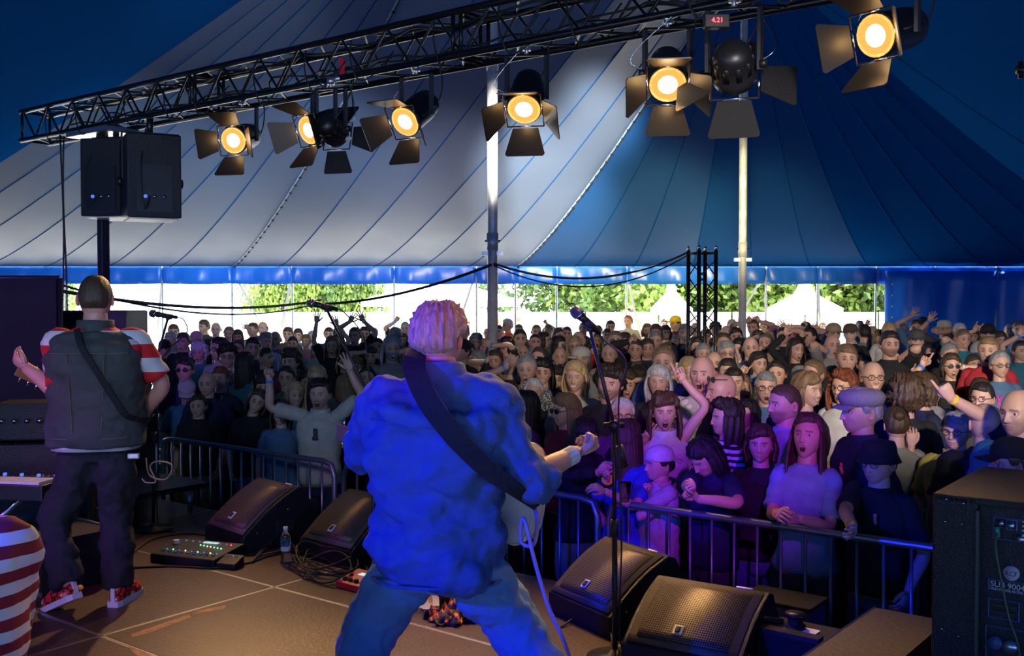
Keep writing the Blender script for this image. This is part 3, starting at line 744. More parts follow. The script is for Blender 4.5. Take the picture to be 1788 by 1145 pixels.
def head_mesh(lod, mouth, fem, age=0):
    key = (lod, mouth, fem)
    if key in _hc: return _hc[key]
    ph, zt = headgrid(lod)
    P, Zt = np.meshgrid(ph, zt); st = np.sqrt(1 - Zt ** 2)
    stt = np.where(Zt > 0, st ** .86, st)
    x = stt * np.sin(P); yf = -stt * np.cos(P)
    w_, d_ = (.0735, .093) if fem else (.078, .097)
    X = x * w_; Z = Zt * .118
    Y = np.sign(yf) * np.abs(yf) ** .92 * d_
    lo = np.clip(-Zt, 0, 1)
    X = X * (1 - (.36 if fem else .26) * lo ** 1.7) * (1 + .03 * np.exp(-((Zt - .35) / .3) ** 2))
    front = ss(.0, .5, -yf)
    Y = Y * (1 - (1 - front) * .30 * lo ** 1.2)
    Y -= front * .010 * ss(.15, .8, lo)
    Y = np.where(yf > 0, Y * (1 + .06 * ss(0, .6, Zt)), Y)
    W = ss(.25, .6, -yf)
    G = lambda cx, cz, sx, sz: np.exp(-((np.abs(X) - cx) / sx) ** 2 - ((Z - cz) / sz) ** 2)
    G0 = lambda cz, sx, sz: np.exp(-(X / sx) ** 2 - ((Z - cz) / sz) ** 2)
    t = np.clip((.020 - Z) / .052, 0, 1)
    nose = np.where(Z > -.033, .003 + .019 * t ** 1.25, .022 * np.exp(-((Z + .033) / .006) ** 2)) * ss(.032, .018, Z) * np.exp(-(X / (.0072 + .0055 * t)) ** 2)
    dy = -nose * (.85 if fem else 1.05)
    dy -= .006 * G(.012, -.032, .006, .006)
    dy += .0095 * G(.031, .006, .017, .011)
    dy -= (.002 if fem else .0045) * G(.026, .027, .022, .007)
    dy -= .004 * G(.043, -.020, .020, .018)
    dy += .004 * G(.040, -.055, .018, .02)
    mz = -.060
    col = np.ones(X.shape + (3,)); skin = np.array([1., 1, 1])
    lipm = np.zeros(X.shape); dark = np.zeros(X.shape); teeth = np.zeros(X.shape)
    if mouth == 'o' or mouth == 'O':
        rz_ = .013 if mouth == 'o' else .018; rx_ = .015 if mouth == 'o' else .018; mz = -.066
        q = (X / rx_) ** 2 + ((Z - mz) / rz_) ** 2
        dy += .016 * np.clip(1.15 - q, 0, 1); dark = (q < .95) * 1.; lipm = ((q >= .95) & (q < 2.1)) * .8
        dy -= .004 * np.exp(-((q - 1.5) / .6) ** 2)
        teeth = ((q < .9) & (Z > mz + rz_ * .35)) * 1.
    elif mouth == 's':
        zc = mz + .006 * (X / .024) ** 2
        q = (X / .025) ** 2 + ((Z - zc) / .0065) ** 2
        teeth = (q < .8) * 1.; lipm = ((q >= .8) & (q < 2.3)) * .8; dy += .003 * (q < .8) - .004 * np.exp(-((q - 1.5) / .8) ** 2)
        dy -= .004 * G(.036, -.035, .012, .014)
    else:
        dy -= .0050 * G0(-.0535, .019, .0045) + .0060 * G0(-.0655, .017, .0050)
        dy += .003 * G0(mz, .022, .0022)
        lipm = (((X / .023) ** 2 + ((Z - mz) / .0095) ** 2) < 1) * .75
    dy -= .007 * G0(-.096, .018, .014)
    jaw = ss(-.05, -.09, Z) * (.012 if mouth in 'oO' else 0)
    Y = Y + dy * W; Z = Z - jaw * front
    brow = (np.abs(np.abs(X) - .030) < .019) & (np.abs(Z - (.026 - .12 * np.abs(np.abs(X) - .028))) < (.0042 if lod == 2 else .006))
    brow = brow & (yf < -.3)
    eye = ((np.abs(X) - .031) / .016) ** 2 + ((Z - .005) / (.0085)) ** 2
    out = dict(X=X, Y=Y, Z=Z, lip=lipm * (yf < -.4), dark=dark * (yf < -.4), teeth=teeth * (yf < -.4), brow=brow * 1., sock=(np.exp(-eye * .6) * (yf < -.3)), eye=((eye < 1.0) & (yf < -.3)) * 1., stub=(ss(-.02, -.045, Z) * ss(.1, .5, -yf)), zt=Zt, P=P)
    _hc[key] = out; return out
def head_into(mb, lod, mouth, fem, skin, hairc, R, pos, beard=0, sc=1.0, brows=True):
    h = head_mesh(lod, mouth, fem); n = h['X'].shape; k = n[1]
    V = np.stack([h['X'], h['Y'], h['Z']], -1).reshape(-1, 3)
    skin = np.array(skin); col = np.ones((V.shape[0], 3)) * skin
    def mixc(m, c): nonlocal col; m = m.reshape(-1, 1); col = col * (1 - m) + np.array(c) * m
    mixc(h['sock'] * .25, skin * .6)
    mixc(h['lip'], skin * np.array([.80, .48, .46]))
    if brows: mixc(h['brow'] * .8, np.minimum(np.array(hairc) * .8, .2))
    if beard: mixc(h['stub'] * beard, np.array(hairc))
    mixc(h['dark'], (.03, .006, .006)); mixc(h['teeth'], (.62, .60, .55))
    if lod < 2: mixc(h['eye'] * .85, (.05, .035, .03))
    f = []
    for j in range(n[0] - 1):
        for i in range(k): f.append((j * k + i, (j + 1) * k + i, (j + 1) * k + (i + 1) % k, j * k + (i + 1) % k))
    f.append(tuple(range(k))); f.append(tuple((n[0] - 1) * k + i for i in range(k))[::-1])
    V = V * sc; mb.add(V @ R.T + pos, f, col)
    if lod == 2:
        sv, sf = sphere(10, 8)
        for s in (-1, 1):
            c = np.array([s * .031, 0, .005]) * sc; i = np.argmin((V[:, 0] - c[0]) ** 2 + (V[:, 2] - c[2]) ** 2 + 100 * (V[:, 1] > 0))
            c[1] = V[i, 1] + .0075
            e = sv[:, [0, 2, 1]] * np.array([1, -1, 1]) * .0118; cc = np.where((-sv[:, 2:3] < -.88), np.array([[.02, .02, .03]]), np.array([[.55, .52, .50]]))
            up = e[:, 2] > .0052; cc = np.where(up[:, None], skin * .75, cc); lo_ = e[:, 2] < -.0062; cc = np.where(lo_[:, None], skin * .85, cc)
            e = e * np.where(up | lo_, 1.12, 1.0)[:, None]
            mb.add((e + c) @ R.T + pos, sf, cc)
    # ears
    for s in (-1, 1):
        sv, sf = sphere((8, 10, 14)[lod], (6, 8, 10)[lod])
        e = sv * np.array([.010, .019, .031]); rr = np.hypot(sv[:, 1], sv[:, 2]); e[:, 0] *= np.where((sv[:, 0] * 1 > 0) & (rr < .62), .1, 1.0)
        e[:, 0] *= s; e[:, 0] += s * e[:, 1] * 0.35 * 1
        c = np.array([s * (.081 if not fem else .075), .012, -.004])
        cc = np.where((rr < .55)[:, None], skin * np.array([.7, .55, .5]), skin * np.array([1, .82, .78]))
        mb.add((e + c) * sc @ R.T + pos, sf, cc)
HS = {  # thickness, end z (front, temple, back), noise amp, noise freq, hang length
    'short': (.016, .062, -.010, -.055, .003, 9, 0), 'buzz': (.007, .064, .004, -.050, .001, 14, 0), 'spiky': (.022, .060, .0, -.050, .010, 31, 0),
    'medium': (.024, .058, -.012, -.08, .005, 10, .10), 'bob': (.024, .050, -.012, -.08, .004, 12, .15), 'long': (.022, .060, -.012, -.08, .005, 14, .34),
    'curly': (.032, .055, -.02, -.085, .012, 16, 0), 'wavy': (.030, .056, -.015, -.08, .010, 9, .24), 'bun': (.015, .064, .0, -.05, .003, 12, 0), 'ponytail': (.014, .066, .0, -.05, .003, 12, 0),
    'bigcurl': (.036, .055, -.02, -.09, .016, 17, .05), 'verylong': (.020, .064, -.012, -.08, .003, 18, .46), 'sides': (.010, .07, -.012, -.06, .003, 14, 0)}
def hair_mesh(style, lod, rng, sc=1.0, fem=False):
    th, zf, zs, zb, na, nf, hang = HS[style]
    nph = (32, 48, 84)[lod]; ph = (np.arange(nph) + .5) / nph * 2 * PI - PI
    ap = np.abs(ph)
    ze = np.where(ap < 1.0, zf + .006 * np.cos(ph * 3), zf + (zs - zf) * ss(1.0, 1.45, ap)); ze = np.where(ap > 1.75, zs + (zb - zs) * ss(1.75, 2.3, ap), ze)
    w_, d_ = (.0735, .093) if fem else (.078, .097)
    nr = (9, 12, 16)[lod]; mb = MB(); o1, o2, o3 = rng.rand(3) * 6; ze = ze + (.010 * np.sin(ph * 1.5 + o1) - .004 + .006 * math.sin(o3)) * (ap < 1.2)
    te = np.arccos(np.clip(ze / .118, -1, 1))
    t0 = .02 if style != 'sides' else None
    rows = []
    for j in range(nr):
        s = j / (nr - 1)
        if style == 'sides':
            tb = np.arccos(.045 / .118) * np.ones(nph); t = tb + (te - tb) * s; t = np.where(ap < 1.35, tb, t)
        else: t = t0 + (te - t0) * s
        prof = th * (math.sin(min(1, s * 1.0) * PI / 2 + .9) * .55 + .55) if style != 'sides' else th * math.sin(PI * s) 
        edge = 1 - ss(.86, 1.0, s) * 1.25
        if hang and j == nr - 1: edge = np.where(ap > 1.15, .75, -.25)
        nz = na * (np.sin(nf * ph + o1 + s * 4) * .5 + np.sin(nf * 2.1 * ph + s * nf + o2) * .35 + np.sin(s * nf * 1.3 + ph * 3 + o3) * .5 + (.7 * np.sin(ph * nf * 3.3 + s * nf * 3.1) if style in ('curly', 'bigcurl', 'spiky', 'wavy') else 0))
        off = (prof + nz * ss(0, .2, np.array(s))) * edge - .001
        if style == 'sides': off = np.where(ap < 1.35, -.004, off)
        z = np.cos(t); st_ = np.where(z > 0, np.abs(np.sin(t)) ** .86, np.sin(t)); x = st_ * np.sin(ph); y = -st_ * np.cos(ph)
        y = np.sign(y) * np.abs(y) ** .92 * np.where(y > 0, 1.05, 1)
        dn = ss(0, .9, -z)
        y = y * np.where(y > 0, 1 - .22 * dn, 1)
        p = np.stack([x * (w_ + off), y * (d_ + off), z * (.118 + off * 1.0) - (0 if 1 else 0)], 1)
        rows.append(p)
    V = np.concatenate(rows); f = []
    for j in range(nr - 1):
        for i in range(nph): f.append((j * nph + i, (j + 1) * nph + i, (j + 1) * nph + (i + 1) % nph, j * nph + (i + 1) % nph))
    f.append(tuple(range(nph)))
    mb.add(V * sc, f)
    if hang:
        m = (22, 34, 56)[lod]; a = np.linspace(1.12, 2 * PI - 1.12, m); nh = (5, 8, 14)[lod]; R_ = []
        for j in range(nh + 1):
            s = j / nh; zz = .028 - (hang + .03) * s
            o = th * (1.0 - .25 * s) + na * (np.sin(a * nf * 1.7 + o1 + s * 5) * .8 + np.sin(a * nf * 3.1 + s * 9) * .4) + .012 * math.sin(PI * min(1, s * 1.2))
            sq = 1 + .10 * s
            xo = np.sin(a) * (w_ + o) * sq; yo = -np.cos(a) * (d_ * .96 + o); yo = np.where(yo > 0, yo * (1 - .10 * s), yo * (1 - .1 * s))
            rag = .012 * np.sin(a * 23 + o2) * (s > .9)
            outer = np.stack([xo, yo, zz * np.ones(m) + rag], 1)
            tk = .014 if s > 0 else .004
            inner = np.stack([np.sin(a) * (w_ + o - tk) * sq, (-np.cos(a) * (d_ * .96 + o - tk)) * (1 - .1 * s), zz * np.ones(m) + .004], 1)
            R_.append(np.vstack([outer, inner[::-1]]))
        k = 2 * m; V = np.concatenate(R_); f = []
        for j in range(nh):
            for i in range(k): f.append((j * k + i, (j + 1) * k + i, (j + 1) * k + (i + 1) % k, j * k + (i + 1) % k))
        for i in range(m - 1):
            f.append((i, i + 1, k - 2 - i, k - 1 - i)); b = nh * k; f.append((b + i + 1, b + i, b + k - 1 - i, b + k - 2 - i))
        mb.add(V * sc, f)
    if style == 'bun': mb.sphere((0, .085, .075), (.04, .04, .038), 14, 10)
    if style == 'ponytail': mb.tube(crom([(0, .09, .05), (0, .135, .03), (0, .14, -.06), (0, .12, -.17)], 5), list(np.linspace(.02, .03, 8)) + list(np.linspace(.03, .008, 8)), 10)
    return mb
_hands = {}
def hand_mesh(kind, lod):
    """wrist at 0, fingers along +z, palm looks to -y, thumb on +x"""
    key = (kind, lod)
    if key in _hands: return _hands[key]
    mb = MB(); n = (5, 6, 8)[lod]
    V, f = loft([(0, 0, -.03), (0, 0, 0), (0, 0, .03), (0, 0, .065), (.0, 0, .088)], [.026, .028, .038, .042, .036], (8, 10, 14)[lod], True, .42, up=(1, 0, 0)); mb.add(V, f)
    base = [(.031, .074, 10), (.011, .078, 4), (-.010, .076, -5), (-.030, .070, -14)]
    ln = [.070, .078, .072, .056]; rr = [.0086, .0088, .0084, .0076]
    curl = dict(open=(6, 8, 6), relaxed=(28, 32, 24), point=None, fist=(80, 92, 60), two=None)[kind]
    for i, (bx, bz, sp_) in enumerate(base):
        c = curl
        if kind == 'point': c = (4, 4, 3) if i == 0 else (80, 90, 60)
        if kind == 'two': c = (4, 4, 3) if i in (0, 3) else (80, 90, 60)
        spr = math.radians(sp_ * (1.6 if kind == 'open' else .5)); a = 0; p = np.array([bx, -.002, bz - .012]); P = [p, np.array([bx, -.002, bz])]
        p = P[1]
        for q, seg in enumerate((.44, .31, .25)):
            a += math.radians(c[q]); dz = math.cos(a); dyy = -math.sin(a)
            p = p + ln[i] * seg * np.array([math.sin(spr) * max(dz, .2), dyy, dz * math.cos(spr)]); P.append(p)
        e = P[-1] + (P[-1] - P[-2]) * .25; P.append(e)
        V, f = loft(P, [rr[i] * 1.1, rr[i] * 1.1, rr[i] * 1.02, rr[i] * .95, rr[i] * .85, rr[i] * .45], n, True, up=(1, 0, 0)); mb.add(V, f)
    if kind in ('fist', 'point', 'two'): P = [(.022, -.008, .018), (.040, -.022, .045), (.030, -.040, .066), (.008, -.046, .070), (.0, -.046, .070)]
    elif kind == 'relaxed': P = [(.022, 0, .012), (.044, -.012, .040), (.052, -.022, .066), (.050, -.030, .088), (.049, -.031, .093)]
    else: P = [(.020, 0, .010), (.048, -.006, .036), (.068, -.010, .058), (.084, -.012, .078), (.087, -.012, .083)]
    V, f = loft(P, [.014, .0135, .0105, .009, .005], n, True); mb.add(V, f)
    _hands[key] = (np.concatenate(mb.v), mb.f); return _hands[key]
def hand_into(mb, kind, lod, pos, dirz, palm, mirror, skin, sc=1.0):
    V, f = hand_mesh(kind, lod); V = V * sc
    if mirror: V = V * np.array([-1, 1, 1]); f = [q[::-1] for q in f]
    R = frame(dirz, -np.array(palm, float)); R = R if np.linalg.det(R) > 0 else R * np.array([-1, 1, 1])
    mb.add(V @ R.T + pos, f, np.array(skin) * np.ones((len(V), 3)))
def torso_rows(fem, b):
    if fem: r = [(.80, .165, .115, 0), (.90, .178, .120, .005), (1.0, .150, .100, 0), (1.08, .140, .095, 0), (1.2, .155, .125, -.012), (1.28, .158, .128, -.014), (1.36, .160, .105, 0), (1.41, .150, .085, .005), (1.44, .110, .070, .008), (1.462, .070, .060, .010), (1.475, .056, .055, .012)]
    else: r = [(.80, .165, .115, 0), (.90, .172, .125, 0), (1.0, .168, .120, -.004), (1.08, .165, .118, -.004), (1.2, .178, .124, 0), (1.30, .188, .124, 0), (1.38, .188, .110, .004), (1.425, .168, .088, .008), (1.455, .118, .075, .010), (1.475, .076, .066, .012), (1.488, .064, .062, .012)]
    r = [(z, x * (b if z < 1.43 else 1 + (b - 1) * .3), y * (b ** 1.5 if z < 1.4 else 1), o) for z, x, y, o in r]; return r
def torso_loft(rows, off=0, n=20, z0=-1, z1=9, wr=0, rng=None, sub=2):
    A = crom(np.array(rows), sub); A = A[(A[:, 0] >= z0) & (A[:, 0] <= z1)]
    a = np.arange(n) * 2 * PI / n; V = []; ph = rng.rand(6) * 6 if rng is not None else np.zeros(6)
    for z, hx, hy, oy in A:
        c, s = np.cos(a), np.sin(a); e = .82
        k = wr * (np.sin(z * 38 + a * 2 + ph[0]) + .7 * np.sin(z * 70 - a * 3 + ph[1]) + .8 * np.sin(a * 5 + z * 20 + ph[2])) if wr else 0
        V.append(np.stack([np.sign(c) * abs(c) ** e * (hx + off + k), np.sign(s) * abs(s) ** e * (hy + off + k) + oy, z + 0 * a], 1))
    m = len(V); V = np.concatenate(V)
    f = [(j * n + i, j * n + (i + 1) % n, (j + 1) * n + (i + 1) % n, (j + 1) * n + i) for j in range(m - 1) for i in range(n)]
    f += [tuple(range(n))[::-1], tuple((m - 1) * n + i for i in range(n))]; return V, f
def ik(S_, T_, a, b, hint):
    v = T_ - S_; d = np.linalg.norm(v); d2 = min(d, (a + b) * .985); u = v / (d + 1e-9); T_ = S_ + u * d2
    x = (a * a - b * b + d2 * d2) / (2 * d2); h = math.sqrt(max(a * a - x * x, 0)); hn = np.array(hint, float); hn = hn - u * (hn @ u); hn /= np.linalg.norm(hn) + 1e-9
    return S_ + u * x + hn * h, T_
def leg_paths(pose='stand', spread=0):
    if not isinstance(pose, str): return pose
    out = []
    for s in (-1, 1):
        if pose == 'sit': out.append([(s * .09, 0, .88), (s * .10, -.10, .86), (s * .14, -.42, .84), (s * .15, -.44, .60), (s * .15, -.42, .42)])
        else: out.append([(s * .085, 0, .90), (s * (.095 + spread * .3), 0, .70), (s * (.10 + spread * .6), -.015, .47), (s * (.10 + spread * .85), .01, .25), (s * (.10 + spread), .02, .07)])
    return out
_shared = {}
def shared(key, fn, mat):
    if key not in _shared:
        mb = fn(); me = mb.mesh(key[0], True); me.materials.append(M[mat]); _shared[key] = me
    return _shared[key]
def shoe_mb():
    mb = MB()
    V, f = loft([(0, .055, .035), (0, .02, .045), (0, -.06, .045), (0, -.13, .035), (0, -.19, .028), (0, -.205, .02)], [.032, .042, .044, .046, .038, .015], 12, True, .9, up=(1, 0, 0)); V[:, 2] = np.maximum(V[:, 2], .004); mb.add(V, f)
    mb.tube([(0, .03, .04), (0, .025, .11)], [.04, .042], 12); return mb
def soften(o, vox, disp, size, it=5):
    md = o.modifiers.new('fuse', 'REMESH'); md.mode = 'VOXEL'; md.voxel_size = vox; md.use_smooth_shade = True
    sm = o.modifiers.new('smooth', 'SMOOTH'); sm.iterations = it; sm.factor = .6
    for k, (d_, z_) in enumerate(((disp, size), (disp * .45, size * .35))):
        tx = bpy.data.textures.new('folds', 'CLOUDS'); tx.noise_scale = z_; tx.noise_depth = 1
        dm = o.modifiers.new('folds', 'DISPLACE'); dm.texture = tx; dm.strength = d_ * 2; dm.mid_level = .5; dm.texture_coords = 'LOCAL'
def trouser_mb(fem, pose='stand', spread=0, lr=None):
    mb = MB()
    rows = [(.76, .12, .10, 0), (.82, .160, .115, 0), (.90, .168, .118, 0), (.96, .150, .10, 0)]
    V, f = torso_loft(rows, -.006, 20); mb.add(V, f)
    for P in leg_paths(pose, spread):
        Q = crom(P, 5); r = np.interp(np.linspace(0, 1, len(Q)), [0, .25, .5, .75, 1], lr or [.092, .090, .068, .062, .060])
        V, f = loft(Q, r, 12); mb.add(V, f)
    return mb
SK = dict(l=(.56, .33, .235), m=(.47, .26, .17), r=(.60, .30, .22), d=(.14, .075, .045), p=(.64, .42, .33))
def person(loc, H, yaw, label, group=None, lod=1, fem=False, hair='short', hc='brown', shirt='black', sleeve='short', top=None, arms=(), mouth='c', skin='l', hyaw=0, hpitch=0, hroll=0,
           glasses=None, hat=None, hatc=None, beard=0, build=1.0, trouser='navy', seed=0, legpose='stand', extra=None, band=None, zoff=0, headsc=1.05, cat='person', garment=None, collar=False, shirtmat='cloth', soft=None, legr=None, shoes=True, hem=.84, wr=.0035):
    rng = np.random.RandomState(seed); T = thing('person', label, cat, loc, yaw, group)
    k = H / 1.75; T.scale = (k, k, k)
    sk = np.array(SK[skin]) * (.92 + .16 * rng.rand()); hcol = np.array(HC[hc]) * (.85 + .3 * rng.rand())
    ccol = np.array(CC[shirt]) * (.9 + .2 * rng.rand())
    body = MB(); n = (10, 14, 20)[lod]
    rows = torso_rows(fem, build); zo = zoff
    V, f = torso_loft(rows, -.004, n, z0=.84); body.add(V + (0, 0, zo), f, sk)
    piv = np.array([0, .012, 1.49 + zo])
    hR = Rz(hyaw) @ Rx(hpitch) @ Ry(hroll)
    hpos = piv + hR @ np.array([0, -.012, .128 * headsc]); 
    V, f = loft([(0, .014, 1.42 + zo), tuple(piv), tuple(piv + hR @ np.array([0, 0, .05])), tuple(piv + hR @ np.array([0, .008, .10]))], [.062, .056 if fem else .063, .052 if fem else .060, .048], n); body.add(V, f, sk * .97)
    head_into(body, lod, mouth, fem, sk, hcol, hR, hpos, beard, headsc)
    for P in leg_paths(legpose):
        V, f = loft(crom([(p[0], p[1], p[2] + zo) for p in P], 3), np.interp(np.linspace(0, 1, 13), [0, .25, .5, .75, 1], [.080, .078, .054, .050, .038]), 8); body.add(V, f, sk)
        x, y, z = P[-1]; V, f = loft([(x, y + .04, z - .04 + zo), (x, y - .05, z - .04 + zo), (x, y - .16, z - .055 + zo)], [.03, .034, .026], 8, True, .7, up=(1, 0, 0)); body.add(V, f, sk)
    cloth = MB()
    z0s = hem; V, f = torso_loft(rows, .030 if soft else .012, n + 4, z0=z0s, wr=wr, rng=rng, sub=3); cloth.add(V + (0, 0, zo), f)
    armd = {}
    for a in arms: armd[a[0]] = a
    bands = []
    for s, key in ((-1, 'L'), (1, 'R')):
        sx = .145 if fem else .166; sx *= (1 + (build - 1) * .8)
        Sj = np.array([s * sx, .006, 1.405 + zo])
        a = armd.get(key)
        if a is None:
            tgt = np.array([s * (sx + .07), -.05 - .04 * rng.rand(), .93 + zo]); hk = 'relaxed'; hint = (s * .5, .8, 0); palm = (-s, 0, 0)
        else:
            tgt = (np.array(a[1], float) - np.array(loc)) @ Rz(yaw) / k; hk = a[2]
            up_ = tgt[2] > 1.35 + zo
            if up_: Sj = Sj + np.array([-s * .015, 0, .035])
            hint = a[4] if len(a) > 4 and a[4] is not None else ((s * .9, -.1, -.25) if up_ else (s * .5, .35, -.9))
            palm = a[5] if len(a) > 5 else ((0, -1, 0) if up_ else (-s * .8, .3, -.5))
            # target given for the middle of the hand: step back to the wrist
            v = tgt - Sj; v /= np.linalg.norm(v) + 1e-9; tgt = tgt - (v * .4 + np.array([0, 0, .6 if up_ else 0]) * 1) * .085
        E, Wp = ik(Sj, tgt, .285, .245, hint)
        inn = np.array([s * .10, .005, 1.39 + zo])
        P = crom([inn, Sj, (Sj * .5 + E * .5), E, (E * .5 + Wp * .5), Wp], 5); N = len(P)
        R_ = np.interp(np.linspace(0, 1, N), [0, .2, .4, .6, .75, 1], [.038, .047, .044, .037, .038, .026]) * (1 + (build - 1) * .6) * (.86 if fem else 1)
        V, f = loft(P, R_, (8, 10, 14)[lod]); body.add(V, f, sk)
        hd = Wp - E; hd /= np.linalg.norm(hd)
        if a is not None and tgt[2] > 1.35 + zo: hd = hd * .55 + np.array([0, 0, .45])
        hand_into(body, hk, lod, Wp, hd, palm, s > 0, sk, .92 if fem else 1.0)
        if sleeve != 'none':
            fr = .54 if sleeve == 'short' else (.98 if sleeve == 'long' else .80)
            m = max(6, int(N * fr)); Q = P[:m]; ph = rng.rand() * 6
            rr = R_[:m] + (.030 if soft else .010) + .004 * np.sin(np.arange(m) * 1.9 + ph) * (np.arange(m) > 4) + (.014 * np.linspace(0, 1, m) if sleeve == 'short' else 0)
            V, f = loft(Q, rr, (10, 12, 16)[lod]); cloth.add(V, f)
        if a is not None and len(a) > 3 and a[3]: bands.append((Wp, hd, Wp - E, a[3]))
    b_ = obj('body', body, 'skin', T, True, True)
    if collar:
        cv = MB(); cv.lathe([(.066, 1.455), (.073, 1.485), (.080, 1.510), (.086, 1.505), (.088, 1.47), (.09, 1.45)], 18); v = cv.v[0]; v[:, 1] = v[:, 1] * .92 + .012; v[:, 2] += zo - .25 * np.clip(-v[:, 1] - .0, 0, 1) * .5
        cloth.add(v, cv.f)
    sh = obj(garment or 'shirt', cloth, shirtmat, T, True, color=ccol)
    custom = not isinstance(legpose, str)
    tm = trouser_mb(fem, legpose, 0, legr) if custom else shared(('trousers', fem, legpose), lambda: trouser_mb(fem, legpose), 'cloth')
    o = obj('jeans' if custom else 'trousers', tm, 'cloth', T, True, color=CC[trouser]); o.location = (0, 0, zo)
    if custom: soften(o, .016, .020, .09)
    if soft: soften(sh, *soft)
    if lod > 0 and shoes:
        for P in leg_paths(legpose):
            o = obj('shoe', shared(('shoe',), shoe_mb, 'cloth'), 'cloth', T, color=CC['dgrey']); o.location = (P[-1][0], P[-1][1], P[-1][2] - .07 + zo)
    def onhead(name, mb, mat, color=None):
        mb.v = [v * headsc @ hR.T + hpos for v in mb.v]; return obj(name, mb, mat, T, True, color=color)
    if hair != 'bald' and hair != 'none':
        hm = hair_mesh(hair, lod, rng, 1.0, fem); onhead('hair', hm, 'hair', hcol)
    if hat:
        mb = MB(); hcx = CC[hatc or 'black']
        prof = {'cap': [(.092, .035), (.094, .05), (.090, .085), (.072, .118), (.045, .136), (.01, .143)], 'bucket': [(.118, .012), (.100, .05), (.095, .06), (.090, .10), (.080, .125), (.03, .135), (.005, .136)],
                'beanie': [(.092, .02), (.096, .04), (.092, .09), (.07, .13), (.03, .15), (.005, .153)], 'flatcap': [(.092, .035), (.102, .06), (.108, .085), (.09, .112), (.05, .124), (.01, .127)], 'sunhat': [(.135, .038), (.098, .045), (.094, .06), (.090, .10), (.06, .128), (.01, .135)]}[hat if hat != 'backcap' else 'cap']
        mb.lathe(prof, 22); mb.v[0][:, 1] = mb.v[0][:, 1] * 1.17 + .006
        if hat in ('cap', 'backcap', 'flatcap'):
            s = 1 if hat == 'backcap' else -1; P = []; f = []
            L_ = .075 if hat != 'flatcap' else .05
            for i in range(9):
                u = -1 + i / 4; x = u * .078; yi = s * (.104 * math.sqrt(1 - (u * .72) ** 2)); yo = s * ((.104 + L_ * (1 - u * u * .75)))
                for (yy, zz) in ((yi, .042), (yo, .030 - .012 * u * u)): P += [(x, yy, zz), (x, yy, zz - .006)]
            for i in range(8):
                a_ = i * 4; b2 = a_ + 4; f += [(a_, b2, b2 + 2, a_ + 2), (a_ + 1, a_ + 3, b2 + 3, b2 + 1), (a_ + 2, b2 + 2, b2 + 3, a_ + 3)]
            mb.add(P, f)
        onhead({'bucket': 'bucket_hat', 'beanie': 'beanie', 'sunhat': 'sun_hat', 'flatcap': 'flat_cap'}.get(hat, 'cap'), mb, 'cloth', hcx)
    if glasses and lod > 0:
        mb = MB(); z_ = .006; yy = -.104; rr_ = .021; up2 = .0
        if glasses == 'top': z_, yy = .085, -.080
        for s in (-1, 1):
            P = [(s * .033 + rr_ * 1.1 * math.cos(a), yy + .35 * abs(s * .033 + rr_ * math.cos(a)) ** 1.6, z_ + rr_ * .85 * math.sin(a)) for a in np.linspace(0, 2 * PI, 15)]
            if glasses in ('sun', 'top'): mb.add(P[:-1], [tuple(range(14))])
            mb.tube(P, .0022, 5, caps=False)
            mb.tube([(s * .055, yy + .004, z_ + .004), (s * .080, yy + .04, z_ + .006), (s * .082, .0, z_ + .004)], .002, 5)
        mb.tube([(-.012, yy, z_ + .004), (.012, yy, z_ + .004)], .002, 5)
        onhead('sunglasses' if glasses in ('sun', 'top') else 'glasses', mb, 'black')
    for (Wp, hd, fa, bc) in bands:
        u = fa / np.linalg.norm(fa); p = Wp - u * .02
        bcol = dict(b=(.02, .22, .75), y=(.85, .55, .02), t=(.02, .42, .45), w=(.6, .6, .6))[bc]
        w2_ = .024 if bc == 'w' and lod == 2 else .010; V, f = loft([p - u * w2_ - u * (w2_ - .01), p + u * .010], [.0335 * (.9 if fem else 1)] * 2, 12)
        if sleeve == 'long': V, f = loft([p - u * .010, p + u * .010], [.041] * 2, 12)
        obj('wristband', MB().add(V, f), 'cloth', T, color=bcol)
    return T

